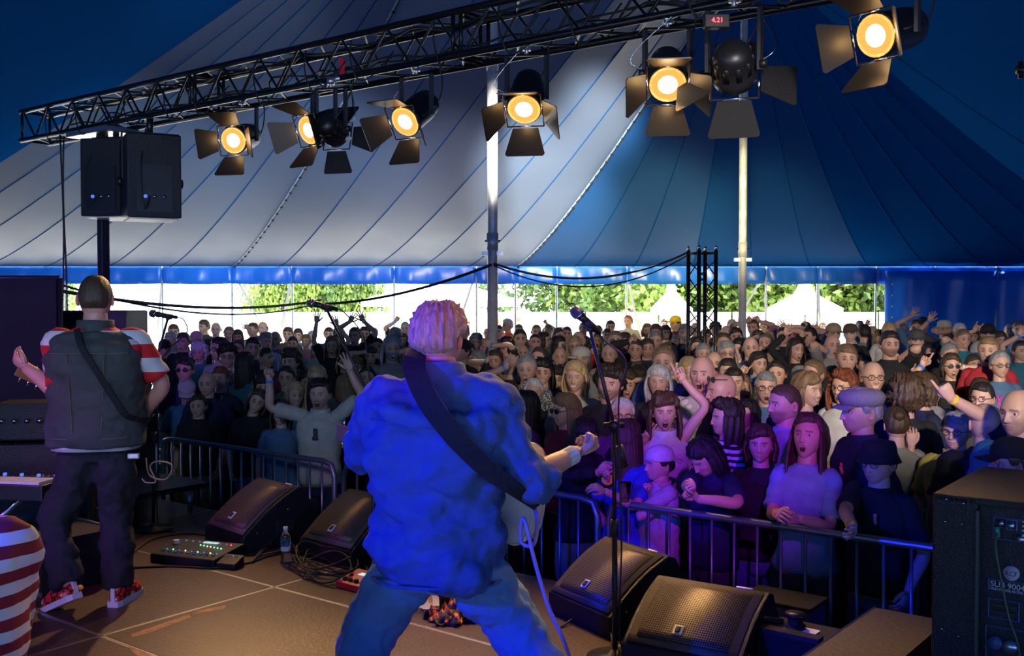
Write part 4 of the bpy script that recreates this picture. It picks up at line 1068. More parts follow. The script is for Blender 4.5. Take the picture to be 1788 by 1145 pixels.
# ------------------------------------------------------------------ the crowd
# x  top  head-height(px)  sex  hair colour  shirt  mouth  yaw(deg)  options
ROWS = """
342 577 28 m bald light royal s -70 sk:p
347 600 34 f bigcurl white teal o 0
287 596 30 m beanie:black dark black c 10 R:320,607,open,b
383 590 42 m short dark lightgrey c -30 sl g
397 603 42 m curly dark purple c 10 g
415 594 32 m short brown dgrey c 0
441 590 36 m short dark navy c 20
427 617 46 f long dark teal c 150
463 582 30 m spiky grey skyblue c 40
464 607 38 m buzz dark navy c 60
480 578 30 m bald light purple c 0 L:478,592,open,b
507 612 42 f curly brown maroon c -15
511 588 26 m short dark grey c 0
534 584 26 f short light pink s -10
545 578 24 m short grey lightgrey c 30 g
551 601 26 f medium white cream o -20
580 588 34 f long light black o 0 L:552,551,open R:588,556,open
619 571 30 m buzz brown black o -10 L:611,551,open R:634,549,open,w
653 573 22 m short grey white c 10 s
659 591 30 m short dark green c 0
648 606 36 f medium dark dgrey o 0 L:642,603,open,w R:660,612,open,t
685 587 42 m long grey grey o 10 b.9 R:694,601,point
690 572 26 m short grey orange c -60
680 577 22 m short dark brown c 0
704 583 24 f medium brown black c 0
322 625 46 m short dark navy c 0 s sh:blotch
384 641 48 f short red navy c -8 sl V
417 646 44 f curly grey dgrey c 10 g
326 664 42 m cap:lightgrey grey teal c 15 hp20
440 680 58 f medium brown black c 10 hr20
458 658 38 f curly dark black c 20
454 622 34 f medium brown denim c 160
520 633 40 f long dark black c -10
553 640 48 f long blond dgrey c 0 s
514 668 58 f verylong blond white s 30
558 664 60 m spiky black cream O -5 co L:466,646,fist,b R:612,628,open sh:clip b.3
535 650 40 f curly dark maroon c 20
490 700 44 f bob brown denim c 0
575 616 32 f medium light brown c 0
600 618 34 f bob brown black c 20
622 624 36 f bob light dgrey c 0
640 640 34 m short dark grey c 10
604 655 46 f long light brown c 150
345 690 44 m short dark black c 0
361 650 36 m bald dark navy c 0
500 640 36 m short dark dgrey c 0
809 567 28 m short grey lightgrey c -10
816 561 18 f bun brown cream c 30
850 573 20 m bald light pink c 0
886 557 22 m short white orange c -60
906 566 22 m buzz light cream s -20
908 576 32 m short dark skyblue c 5
934 583 30 m buzz dark skyblue c 10
949 581 28 f medium dark brown c 80
953 572 20 m short brown white c 0 R:953,558,point
958 567 22 m short light red c -20
975 573 26 m short brown green c 30
990 570 26 m buzz brown tan c 0
977 565 18 f sunhat:white light white c 20
1010 578 34 m bald light red c 0
1003 588 34 f long blond dgrey s 0 g
975 588 32 m medium dark navy c 60
913 602 32 m bald light grey c 0 g
935 600 26 m short grey dgrey c 120
942 607 38 m short brown black c -30
978 606 38 m bald light dgrey o -5 L:968,640,relaxed,b
1014 608 40 m cap:cream grey grey c -60 g
885 590 38 f medium black black s -5 R:853,592,relaxed,b
832 584 28 m curly grey dgrey c 0
805 594 40 m cap:black dark black c -40
834 612 36 m short grey navy c -70 g
864 613 38 f medium brown tan o -10 L:851,618,fist,t
820 600 30 f medium dark black c 0
893 618 46 m bald light black c 170
920 622 50 m short grey lightgrey O -10 L:883,624,two,b sh:check
948 629 46 f wavy black dgrey s -5
1005 633 54 f bob blond cream s -15
932 662 50 f short white navy o 0
889 667 42 f bob brown maroon c 0 s
850 640 34 m short dark navy c 0
861 655 40 f medium brown black c 10
1065 641 64 m curly dark black c -15 b.4
1064 601 38 m bald light tan O -15
1060 574 24 f bun dark green c 0
1042 583 26 f long light dgrey c 0
1036 600 30 m short dark navy c 30
918 685 60 f long black purple c -80
988 690 66 m bob light maroon s -60 s
1012 722 70 f verylong dark black c 25 hp30 L:1052,812,relaxed R:1062,838,fist,y front sl
1087 697 52 m short white purple s 0 g
1097 650 50 f wavy brown black O -12 sn R:1098,648,fist
1096 735 58 f verylong brown royal c 140 L:1050,860,relaxed front
1066 560 22 m short dark brown c 0
1075 577 34 m buzz light black O -5 s
1091 582 36 f medium brown black O 0
1110 593 36 m short brown black c -10 L:1103,583,fist sl
1097 551 20 m short red cream c -30
1116 556 26 f bun blond tan c 0
1130 566 24 f medium light maroon c 0
1145 567 26 m bob brown dgrey c 0 s
1144 579 32 m short grey dgrey c -5 b.3
1162 569 28 f medium dark black o 10
1179 553 24 m cap:gold dark maroon c -60
1160 557 18 m short brown white c 0 R:1161,554,point
1196 566 30 m short grey navy O -10
1130 592 36 m short brown navy c 0 b.2
1162 596 34 m short brown lightgrey c -10
1159 607 52 m short light denim O -15
1150 640 56 f bob white black o -12
1203 626 50 f medium blond white s -10 L:1183,642,point
1172 664 46 f bob blond navy c -10
1114 633 34 f medium light grey c 0
1118 640 40 f curly dark dgrey c 120
1227 621 66 m bald light cream O -25 sh:floral co
1247 614 44 m bald brown dgrey c -10
1271 627 48 m short dark dgrey c -5
1282 643 54 f bun dark denim c -10
1261 653 66 m bald light black o -75 t co
1161 690 70 f wavy brown white O -5 sn R:1191,640,point L:1130,748,relaxed co
1217 590 34 f medium dark brown c 0
1232 575 26 m short brown grey c 0
1228 600 36 m short grey maroon c 0
1263 582 34 m short brown navy c 0
1268 568 28 m bald light lightgrey c 180
1278 558 22 m short grey white c 0
1284 573 30 m long dark dgrey c 0
1269 597 42 f long grey dgrey O -5 g
1292 592 48 f long black black c -40 R:1302,612,relaxed,b
1311 588 38 m bald light lightgrey c -10
1315 558 28 m short brown maroon c -30 L:1305,552,point R:1325,551,point
1323 577 32 m short brown skyblue c -10
1338 582 34 m buzz light tan O -30 b.7 R:1357,611,open
1353 570 28 m cap:pink light navy c -40
1361 590 26 m short dark black c 0
1368 572 30 m short dark black c -30 R:1371,563,open
1325 616 42 m medium dark skyblue O 10 co
1294 655 50 f medium light tan c -10 L:1296,636,point,b
1338 650 58 f bun grey denim o -10 g
1306 700 56 f long black black c -60
1268 701 74 f wavy dark white s -80 sl sh:stripe
1210 752 58 f long dark royal o -30 kid
1248 756 74 m bob black navy c -60 hp35 kid co L:1206,842,fist R:1212,858,fist front
1152 783 66 m backcap:white dark lightgrey c -70 kid L:1120,846,fist,y R:1145,846,fist co front
1357 631 48 m short dark dgrey c -20
1388 571 26 m bald light lightgrey c -80
1390 592 44 f long dark black O 15 L:1371,570,open sl
1412 608 36 f bob black maroon O 0
1414 572 30 m short dark purple c -60
1407 563 28 m short dark pink c -30 L:1402,560,fist R:1424,566,fist
1425 575 26 m cap:white grey grey c 0 R:1428,566,open
1440 583 28 m bald dark black c 150
1436 562 18 f medium blond skyblue c 0
1456 566 30 m cap:tan brown dgrey c 0
1454 584 38 m bald brown grey o 0 L:1448,602,relaxed,b sh:clip
1474 561 16 m short white skyblue c 0 L:1466,568,open
1485 567 30 m cap:brown grey black c -30 sk:p
1501 560 20 m short grey white c 0 L:1496,571,two
1509 567 28 m short dark grey c 180
1424 592 28 m short dark black c 100
1422 630 50 m short light dgrey c -60 co
1441 600 30 f medium dark denim c 0
1479 602 48 m short light black c -10
1496 609 36 f medium dark maroon s -60 g
1523 571 36 f long blond skyblue c 0 L:1513,558,open
1537 577 36 f bob light navy c 0 s
1553 563 30 m short blond lightgrey c -10
1510 620 38 m short dark dgrey c 0
1473 649 60 f wavy red white o -45 g co
1410 652 62 f medium light black s 40 sn
1525 631 58 m bald light orange s -5 g
1554 579 52 m short dark black c -5 b.5 R:1567,612,point
1504 680 84 m flatcap:grey grey navy c -80 co sh:pin
1541 685 60 f ponytail brown tan c -70
1371 672 74 m buzz brown skyblue c -70 b.5
1398 640 46 m short grey dgrey c -40
1371 722 74 f curly dark navy s 20
1410 726 88 f verylong brown skyblue o -35 hp-12 front L:1358,902,relaxed,y R:1388,912,relaxed
1583 660 64 f bigcurl brown black c 165
1567 712 74 f bun brown grey c 170 R:1600,760,relaxed
1536 773 88 m bucket:black black black c -50 g front L:1487,905,relaxed,y sh:pin
1600 559 30 m short brown denim o -20 L:1593,541,open
1612 555 30 m cap:black dark denim c 0 b.5
1601 577 34 m cap:dgrey brown black c -10
1649 560 32 m sunhat:cream light dgrey O -10 L:1622,550,open,b R:1634,572,fist
1655 585 30 f bun brown navy c 0 s
1676 565 28 m short white grey c 0 g
1682 575 34 m buzz light teal s 0 L:1674,592,point
1725 567 32 m cap:black dark maroon c -20 b.9 L:1701,566,two
1735 577 20 m short dark black c 0
1746 580 30 f medium brown maroon s 0 g
1624 600 32 f medium dark green o 10
1659 600 38 m short grey black s 0
1711 597 32 m medium white black c 20 g
1727 589 46 m short light red O -35
1747 615 46 f short grey denim c -5 g sh:ribbon
1662 619 44 f medium brown black O -5 s R:1678,627,open,w
1590 584 26 m short dark navy c 0
1572 590 26 m short grey dgrey c 0
1783 596 36 m short dark teal c 0 L:1781,574,open,b
1611 653 60 f medium brown navy c -80
1627 660 44 m short dark grey c 0 L:1612,622,point,b
1641 605 30 f curly dark maroon c 0
1700 620 34 m short brown navy c 0
1714 662 46 f medium brown dgrey c 0
1717 669 60 f bun dark dgrey c -45 g
1672 722 66 m short grey yellow c -40 g co
1722 704 80 m bald light black c 170 L:1634,655,point,y bu1.15
1782 680 82 m bald light teal c -60 bu1.15 b.3
1768 770 80 m cap:black brown black c -100 R:1740,800,fist
1330 745 56 f medium brown black c -20
1455 640 40 m short brown black c 10
1240 690 50 f medium dark navy c 0
"""
CROWD = []   # (x, d) feet and screen boxes
class P_: pass
def parse(line, i):
    t = line.split(); p = P_(); p.kw = {}; kw = p.kw
    p.x, p.y, p.h = float(t[0]), float(t[1]), float(t[2]); p.fem = t[3] == 'f'
    kw['hair'] = t[4].split(':')[0]
    if ':' in t[4]:
        hn, hcl = t[4].split(':'); kw['hat'] = hn; kw['hatc'] = hcl; kw['hair'] = 'medium' if p.fem else 'short'
        if hn == 'beanie': kw['hair'] = 'none'
    elif kw['hair'] in ('cap',): kw['hat'] = 'cap'
    kw['hc'], kw['shirt'], kw['mouth'] = t[5], t[6], t[7]; p.yaw = math.radians(float(t[8]))
    p.arms = []; p.front = p.kid = False; p.sh = None; kw['sleeve'] = 'short'
    for o in t[9:]:
        if o == 'g': kw['glasses'] = 'clear'
        elif o == 's': kw['glasses'] = 'sun'
        elif o == 't': kw['glasses'] = 'top'
        elif o == 'sl': kw['sleeve'] = 'long'
        elif o == 'sn': kw['sleeve'] = 'none'
        elif o == 'co': kw['collar'] = True
        elif o == 'kid': p.kid = True
        elif o == 'front': p.front = True
        elif o == 'V': p.sh = 'vtrim'
        elif o[:3] == 'sh:': p.sh = o[3:]
        elif o[:3] == 'sk:': kw['skin'] = o[3:]
        elif o[:2] == 'hp': kw['hpitch'] = math.radians(float(o[2:]))
        elif o[:2] == 'hr': kw['hroll'] = math.radians(float(o[2:]))
        elif o[:2] == 'bu': kw['build'] = float(o[2:])
        elif o[0] == 'b': kw['beard'] = float(o[1:])
        elif o[:2] in ('L:', 'R:'):
            q = o[2:].split(','); p.arms.append((o[0], float(q[0]), float(q[1]), q[2], q[3] if len(q) > 3 else None))
    p.listed = True; p.i = i; return p
people = [parse(l, i) for i, l in enumerate(ROWS.strip().split('\n'))]
def solve(p, s=None):
    s = s or p.h / .255
    lo, hi = (1.15, 1.62) if p.kid else ((1.52, 1.80) if p.fem else (1.60, 1.93))
    H = CZ - (p.y - HY) / s
    if H > hi: s = (p.y - HY) / (CZ - hi); H = hi
    if H < lo: s = (p.y - HY) / (CZ - lo); H = lo
    d = F / s; x = (p.x - CX) / F * d
    b = x * E2[0] + d * E2[1]; bm = BB + (.24 if p.front else .42)
    if b < bm or p.front:
        k = bm / b; d *= k; x *= k; H = CZ - (p.y - HY) * d / F
    p.d, p.X, p.H = d, x, H
for p in people: solve(p)
def relax(ps, it=60, md=.40):
    for _ in range(it):
        mv = 0
        for i, a in enumerate(ps):
            for b in ps[i + 1:]:
                dx = a.X - b.X; dy = a.d - b.d
                if abs(dy) > md or abs(dx) > md: continue
                r = math.hypot(dx, dy)
                if r < md:
                    need = math.sqrt(max(md * md - dx * dx, 0)) - abs(dy); s = 1 if dy >= 0 else -1
                    if a.d == b.d: s = 1 if a.y < b.y else -1
                    for q, sg in ((a, s), (b, -s)):
                        if q.front: continue
                        nd = q.d + sg * need * .3
                        if (q.X / q.d * nd) * E2[0] + nd * E2[1] < BB + .42: continue
                        nh = CZ - (q.y - HY) * nd / F
                        if not (1.1 if q.kid else 1.48) < nh < 1.96: continue
                        q.X = q.X / q.d * nd; q.d = nd; q.H = nh; mv += 1
        if not mv: break
relax(people)
# fill the gaps with further spectators
rg = random.Random(11)
def box(p): return (p.x - .4 * p.h, p.x + .4 * p.h, p.y, p.y + p.h)
fill = []
def tryfill(x, d, fl, kidok=False):
    fem = rg.random() < .45; H = rg.uniform(1.56, 1.74) if fem else rg.uniform(1.66, 1.88)
    X = (x - CX) / F * d; b = X * E2[0] + d * E2[1]
    if b < BB + .45: return
    s = F / d; y = HY + (CZ - H) * s; h = .25 * s
    if y < 557: return
    for q in people + fill:
        if math.hypot(q.X - X, q.d - d) < .42: return
        ov = (min(x + .3 * h, q.x + .32 * q.h) - max(x - .3 * h, q.x - .32 * q.h)) > 0
        if ov:
            if d < q.d:
                if y < q.y + q.h * .95: return       # would hide a face that shows
            else:
                if q.y < y + h * .55 and abs(x - q.x) < .42 * q.h + .1 * h: return   # would be hidden itself
    p = P_(); p.x, p.y, p.h, p.fem, p.X, p.d, p.H = x, y, h, fem, X, d, H
    p.kid = p.front = p.listed = False; p.sh = None; p.arms = []; p.yaw = math.radians(rg.uniform(-35, 15))
    kw = p.kw = {}
    kw['hair'] = rg.choice(['long', 'medium', 'bob', 'wavy', 'curly', 'bun', 'ponytail', 'short'] if fem else ['short', 'short', 'buzz', 'bald', 'sides', 'curly', 'short'])
    kw['hc'] = rg.choice(['dark', 'brown', 'light', 'grey', 'dark', 'brown', 'blond' if fem else 'grey'])
    kw['shirt'] = rg.choice(['black', 'navy', 'dgrey', 'black', 'grey', 'denim', 'maroon', 'teal', 'green', 'brown', 'white', 'skyblue', 'lightgrey'])
    kw['mouth'] = rg.choice('ccsoo'); kw['sleeve'] = 'short'
    if rg.random() < .25: kw['glasses'] = 'clear'
    if rg.random() < .12:
        sd = rg.choice('LR'); p.arms.append((sd, x + (-1 if sd == 'L' else 1) * .7 * h, y - .35 * h - .2 * h * rg.random(), rg.choice(['open', 'point', 'fist', 'open']), rg.choice([None, 'b', None])))
    fill.append(p)
for k in range(2600):
    if len(fill) >= 92: break
    x = rg.uniform(290, 1790); d = rg.uniform(7.0, 19.5) if k % 3 else rg.uniform(13, 20)
    if 600 < x < 800 and d < 14: continue
    tryfill(x, d, fill)
ALLP = people + fill
hn = dict(bald='bald', buzz='close-cropped', short='short-haired', spiky='spiky-haired', medium='', bob='bob-haired', long='long-haired', verylong='very long-haired', curly='curly-haired', bigcurl='big curly-haired', wavy='wavy-haired', bun='', ponytail='', sides='balding', none='')
cn = dict(black='black', dark='dark', brown='brown', light='light brown', blond='blond', grey='grey', white='white', red='red')
sn = dict(dgrey='dark grey', lightgrey='light grey', royal='royal blue', denim='denim blue', skyblue='pale blue', gold='golden', cream='cream', tan='tan')
def place(p):
    x = p.x
    row = 'at the front barrier' if p.front else ('near the barrier' if p.y > 690 else ('in front rows' if p.y > 628 else ('mid-crowd' if p.y > 592 else 'far back')))
    z = ['beside left performer', 'left of left microphone', 'under left microphone', 'left of singer', 'behind singer', 'by thick pole', 'by centre microphone', 'left of tower', 'at lattice tower', 'by thin pole', 'right of thin pole', 'right of centre-right', 'by blue wall', 'at far right'][sum(x > v for v in (360, 470, 600, 690, 795, 880, 1000, 1130, 1195, 1265, 1350, 1460, 1565))]
    return row + ' ' + z
def labels():
    base = {}
    for p in ALLP:
        kw = p.kw; who = ('girl' if p.fem else 'boy') if p.kid else ('woman' if p.fem else 'man')
        c = cn[kw['hc']]; a = hn[kw['hair']]
        if kw.get('hat'): head = '%s in a %s %s' % (who, sn.get(kw['hatc'], kw['hatc']), dict(cap='cap', backcap='backwards cap', flatcap='flat cap', bucket='bucket hat', beanie='beanie', sunhat='brimmed hat')[kw['hat']])
        elif kw['hair'] in ('bald',): head = 'bald ' + who
        elif kw['hair'] in ('bun', 'ponytail'): head = '%s-haired %s with %s' % (c, who, 'tied hair' if kw['hair'] == 'bun' else 'ponytail')
        elif kw['hair'] == 'medium': head = '%s-haired %s' % (c, who)
        else: head = '%s %s %s' % (a, c, who) if kw['hair'] != 'sides' else 'balding %s-haired man' % c
        ex = []
        if kw.get('glasses') and p.h > 26: ex.append({'clear': 'glasses', 'sun': 'sunglasses', 'top': 'raised sunglasses'}[kw['glasses']])
        ra = [a_ for a_ in p.arms if a_[2] < p.y + p.h * .8]
        arm = ['', 'one arm up', 'both arms up'][len(ra)]
        st = dict(stripe='striped ', floral='flowered ', check='speckled ', blotch='patterned ').get(p.sh, '')
        p.lab0 = ' '.join(filter(None, [head + ',', st + sn.get(kw['shirt'], kw['shirt']) + ' top,', (ex[0] + ',') if ex else '', (arm + ',') if arm else '']))
        p.lab1 = place(p)
        base.setdefault(p.lab0 + p.lab1, []).append(p)
    for k, v in base.items():
        v.sort(key=lambda q: q.x)
        for i, p in enumerate(v):
            o = ('' if len(v) == 1 else (', leftmost' if i == 0 else (', rightmost' if i == len(v) - 1 else ', middle one')) if len(v) < 4 else ', %s such' % ['first', 'second', 'third', 'fourth', 'fifth', 'sixth'][min(i, 5)])
            p.label = (p.lab0 + ' ' + p.lab1 + o).replace(',,', ',').strip()
            wds = p.label.split()
            if len(wds) > 16: p.label = ' '.join(w for w in wds if w not in ('a', 'in', 'with'))
labels()
# patterned cloths
def pat_mat(name, kind):
    m = nmat(name, (.6, .6, .6), .85); n = m.node_tree.nodes; l = m.node_tree.links; b = n['Principled BSDF']; tc = n.new('ShaderNodeTexCoord')
    r = n.new('ShaderNodeValToRGB'); r.color_ramp.interpolation = 'CONSTANT'; e = r.color_ramp.elements
    if kind in ('stripe', 'redstripe', 'narrowred'):
        mp = n.new('ShaderNodeMapping'); l.new(tc.outputs['Object'], mp.inputs[0])
        w_ = n.new('ShaderNodeTexWave'); w_.bands_direction = 'Z'; w_.inputs['Scale'].default_value = {'stripe': 7, 'redstripe': 2.1, 'narrowred': 5.2}[kind]; w_.inputs['Distortion'].default_value = .35; w_.inputs['Detail'].default_value = 0
        l.new(mp.outputs[0], w_.inputs['Vector']); l.new(w_.outputs['Fac'], r.inputs[0])
        e[0].color = dict(stripe=(.01, .01, .02, 1), redstripe=(.62, .015, .02, 1), narrowred=(.22, .008, .02, 1))[kind]; e[1].position = .5; e[1].color = (.65, .63, .62, 1)
    elif kind == 'plaid':
        v = n.new('ShaderNodeTexVoronoi'); v.feature = 'DISTANCE_TO_EDGE'; v.inputs['Scale'].default_value = 17; l.new(tc.outputs['Object'], v.inputs['Vector']); l.new(v.outputs[0], r.inputs[0])
        e[0].color = (.015, .012, .012, 1); e[1].position = .06; e[1].color = (.75, .02, .02, 1); q = r.color_ramp.elements.new(.28); q.color = (.8, .78, .75, 1)
    else:
        v = n.new('ShaderNodeTexVoronoi'); v.inputs['Scale'].default_value = {'floral': 16, 'check': 70, 'blotch': 22}[kind]; l.new(tc.outputs['Object'], v.inputs['Vector']); l.new(v.outputs['Distance'], r.inputs[0])
        cs = {'floral': [(.75, .35, .05), (.7, .66, .55), (.45, .46, .33)], 'check': [(.6, .6, .6), (.55, .55, .55), (.08, .08, .09)], 'blotch': [(.02, .06, .5), (.01, .01, .04), (.01, .01, .04)]}[kind]
        e[0].color = (*cs[0], 1); e[1].position = .16; e[1].color = (*cs[1], 1); q = e.new(.42); q.color = (*cs[2], 1)
    l.new(r.outputs[0], b.inputs['Base Color']); return m
for k in ('stripe', 'redstripe', 'narrowred', 'floral', 'check', 'blotch', 'plaid'): M[k] = pat_mat(k + '_cloth', k)
for i, p in enumerate(ALLP):
    s = F / p.d; lod = 2 if s > 205 else (1 if s > 128 else 0)
    arms = []
    for (sd, ax, ay, kd, bd) in p.arms:
        up_ = ay < p.y + p.h; dd = p.d - (.05 if up_ else .30)
        if p.front and not up_: dd = p.d - .34
        arms.append((sd, pt(ax, ay, dd), kd, bd))
    T = person((p.X, p.d, 0), p.H, p.yaw, p.label, 'spectators in the crowd', lod=lod, fem=p.fem, arms=arms, seed=i, shirtmat=p.sh if p.sh in ('stripe', 'floral', 'check', 'blotch') else 'cloth', trouser=['navy', 'dgrey', 'black', 'tan', 'denim'][i % 5], **p.kw)
    if p.sh == 'vtrim':
        for s_ in (-1, 1): obj('cardigan_edge', MB().tube([(s_ * .055, -.085, 1.46), (s_ * .02, -.142, 1.25), (s_ * .012, -.15, .95)], .008, 6), 'cloth', T, True, color=(.35, .5, .55))
    if p.sh == 'clip': obj('hung_sunglasses', MB().box((0, -.152, 1.31), (.035, .02, .09)).box((0, -.158, 1.27), (.05, .012, .03)), 'black', T, bevel=.005)
    if p.sh == 'ribbon': obj('ribbon', MB().tube([(-.07, -.13, 1.36), (-.04, -.15, 1.24)], .008, 6).tube([(-.03, -.135, 1.36), (-.08, -.15, 1.24)], .008, 6), 'cloth', T, True, color=(.8, .05, .4))
    if p.sh == 'pin': obj('pin_badge', MB().tube([(.07, -.142, 1.30), (.07, -.152, 1.34)], .009, 8).sphere((.07, -.15, 1.35), (.012, .006, .012)), 'cloth', T, True, color=(.8, .25, .2))
# people outside in the sun
for i, (px, sh) in enumerate(((300, 'red'), (352, 'orange'), (452, 'tan'), (496, 'white'), (870, 'orange'), (905, 'cream'))):
    q = pt(px, 560, 27.5 + i)
    person((q[0], q[1], 0), 1.62 + .03 * i, .6 * i, 'person outside in full sun wearing %s, %s' % (sh, ['left of the left microphone stand', 'just left of the third side pole', 'between two side poles near the trees', 'close to the left microphone', 'right of the thick tent pole', 'further right of the thick tent pole'][i]), 'people outside the tent', lod=0, fem=i % 2 == 0, hair='short' if i % 2 else 'bob', hc='light', shirt=sh, skin='l')

# ================================================================== performers
def ribbon(pts, width, nrm=(0, -1, 0), thick=.004, n=4):
    P = crom(pts, n); T_ = np.gradient(P, axis=0); T_ /= np.linalg.norm(T_, axis=1)[:, None]; v = []; N = np.array(nrm, float); w_ = np.interp(np.linspace(0, 1, len(P)), np.linspace(0, 1, len(np.atleast_1d(width))), np.atleast_1d(width)) if np.ndim(width) else np.ones(len(P)) * width
    for p, t, ww in zip(P, T_, w_):
        a = np.cross(t, N); a /= np.linalg.norm(a); nn = np.cross(a, t)
        v += [p + a * ww / 2 + nn * thick, p - a * ww / 2 + nn * thick, p - a * ww / 2 - nn * thick, p + a * ww / 2 - nn * thick]
    k = len(P); f = [(j * 4 + i, j * 4 + (i + 1) % 4, (j + 1) * 4 + (i + 1) % 4, (j + 1) * 4 + i) for j in range(k - 1) for i in range(4)] + [(3, 2, 1, 0), tuple((k - 1) * 4 + i for i in range(4))]
    return MB().add(v, f)
def to_local(T, mb):
    bpy.context.view_layer.update(); Mi = np.array(T.matrix_world.inverted()); mb.v = [v @ Mi[:3, :3].T + Mi[:3, 3] for v in mb.v]; return mb
CC['jeans'] = (.10, .22, .42); CC['shirtdenim'] = (.045, .10, .27); CC['vest'] = (.055, .062, .058); CC['darkjean'] = (.016, .017, .022)
def striped_shoe(T, P, rot, zo, label):
    mb = MB(); sole = MB()
    V, f = loft([(0, .062, .03), (0, .03, .052), (0, -.03, .062), (0, -.10, .055), (0, -.17, .040), (0, -.205, .028)], [.026, .040, .042, .046, .040, .016], 16, True, .95, up=(1, 0, 0)); V[:, 2] = np.maximum(V[:, 2], .018); mb.add(V, f)
    mb.tube([(0, .02, .05), (0, .018, .105)], [.040, .042], 14)
    out = [(.030, .075), (.044, .04), (.046, -.06), (.050, -.13), (.040, -.19), (.015, -.218), (-.015, -.218), (-.040, -.19), (-.046, -.13), (-.042, -.06), (-.040, .04), (-.028, .075)]
    n = len(out); sole.add([(x, y, .0) for x, y in out] + [(x, y, .030) for x, y in out], [tuple(range(n)), tuple(range(n, 2 * n))[::-1]] + [(i, n + i, n + (i + 1) % n, (i + 1) % n) for i in range(n)])
    sl = MB(); sl.box((0, .072, .066), (.022, .012, .07)); lc = MB()
    for k in range(5): lc.tube([(-.03, -.045 - .022 * k, .098 - .011 * k), (0, -.05 - .022 * k, .109 - .011 * k), (.03, -.045 - .022 * k, .098 - .011 * k)], .0035, 6)
    R = np.array(rot); p = np.array(P)
    for q in (mb, sole, sl, lc): q.v = [v @ R.T + p for v in q.v]
    s_ = obj('shoe', mb, 'plaid', T, True, label=label); obj('sole', sole, 'white', s_); obj('heel_strip', sl, 'white', s_); obj('laces', lc, 'white', s_, True)
# ---- left performer
D1 = 5.21; L1 = pt(168, 600, D1); L1[2] = SZ
k1 = 1.70 / 1.75
def w2l(p, L, yaw, k): return (np.array(p) - np.array(L)) @ Rz(yaw) / k
Y1 = PI + math.radians(8)
fa, fb = w2l(pt(122, 1052, 5.02), L1, Y1, k1), w2l(pt(209, 1046, D1 - .02), L1, Y1, k1)
fa[2], fb[2] = .145, .085
kna, knb = w2l(pt(98, 905, 5.16), L1, Y1, k1), w2l(pt(203, 900, 5.28), L1, Y1, k1)
legs1 = [[(-.085, 0, .90), (-.095, -.01, .70), tuple(knb), ((knb[0] + fb[0]) / 2, (knb[1] + fb[1]) / 2 + .01, .27), tuple(fb)], [(.085, 0, .90), (.11, 0, .70), tuple(kna), ((kna[0] + fa[0]) / 2 + .01, (kna[1] + fa[1]) / 2, .29), tuple(fa)]]
P1 = person(L1, 1.70, Y1, 'guitarist seen from behind in a dark denim vest and red-striped sleeves', None, lod=2, hair='buzz', hc='brown', shirt='white', sleeve='short', shirtmat='redstripe', build=1.25, skin='r', hyaw=.12, hpitch=.05,
            arms=[('R', pt(38, 650, 5.16), 'relaxed', None, (.4, .15, -1), (-1, -.3, 0)), ('L', pt(250, 735, 5.42), 'relaxed', None, (-1, .25, -.1), (0, 1, 0))], legpose=legs1, trouser='darkjean', seed=77, shoes=False, legr=[.105, .105, .088, .082, .084], garment='striped_tee', hem=.81)
a0 = math.radians(24)
striped_shoe(P1, fa + [0, .0, -.085], Rz(math.radians(52)) @ Rx(math.radians(24)), 0, 'red and white sneaker with the heel lifted')
striped_shoe(P1, fb + [0, 0, -.085], Rz(math.radians(-14)), 0, 'red and white sneaker flat on the stage')
tr = torso_rows(False, 1.22); vm = MB()
V, f = torso_loft([(z, x - (.030 if z > 1.33 else (.018 if z > 1.15 else 0)), y, o) for z, x, y, o in tr if z < 1.47], .042, 44, z0=.85, wr=.006, rng=np.random.RandomState(5), sub=4); vm.add(V, f)
ve = obj('denim_vest', vm, 'cloth', P1, True, color=CC['vest']); soften(ve, .014, .010, .11, 3)
cm = MB(); cm.lathe([(.074, 1.445), (.080, 1.47), (.086, 1.515), (.094, 1.512), (.096, 1.46), (.094, 1.44)], 24); cm.v[0][:, 1] = cm.v[0][:, 1] * .92 + .014; obj('collar', cm, 'cloth', ve, True, color=CC['vest'])
sm = MB()
def bk(x, z, off=.034):   # a point just off the back of the torso
    A = np.array(tr); hx = np.interp(z, A[:, 0], A[:, 1]) + .042; hy = np.interp(z, A[:, 0], A[:, 2]) + .036; oy = np.interp(z, A[:, 0], A[:, 3])
    return (x, oy + hy * (max(0, 1 - abs(x / (hx + .01)) ** 2.4)) ** (1 / 2.4) + off - .026, z)
for z in (.905, 1.345): sm.tube([bk(x, z) for x in np.linspace(-.20, .20, 26)], .0035, 6)
for s in (-1, 1): sm.tube([bk(s * (.07 + .05 * (z - .9)), z) for z in np.linspace(.9, 1.34, 14)], .003, 6)
obj('stitched_seam', sm, 'cloth', ve, True, color=(.13, .11, .08), stuff=True)
sb = ribbon([bk(.06, 1.47, .05), bk(.02, 1.38, .046), bk(-.06, 1.25, .046), bk(-.13, 1.12, .044), bk(-.19, 1.02, .05), (-.26, .03, .98), (-.26, -.12, .98)], .032, (0, 1, 0))
obj('guitar_strap', sb, 'matte', P1)
obj('belt_pack', MB().box((-.21, .11, .80), (.06, .03, .03)), 'alu', P1, bevel=.006)
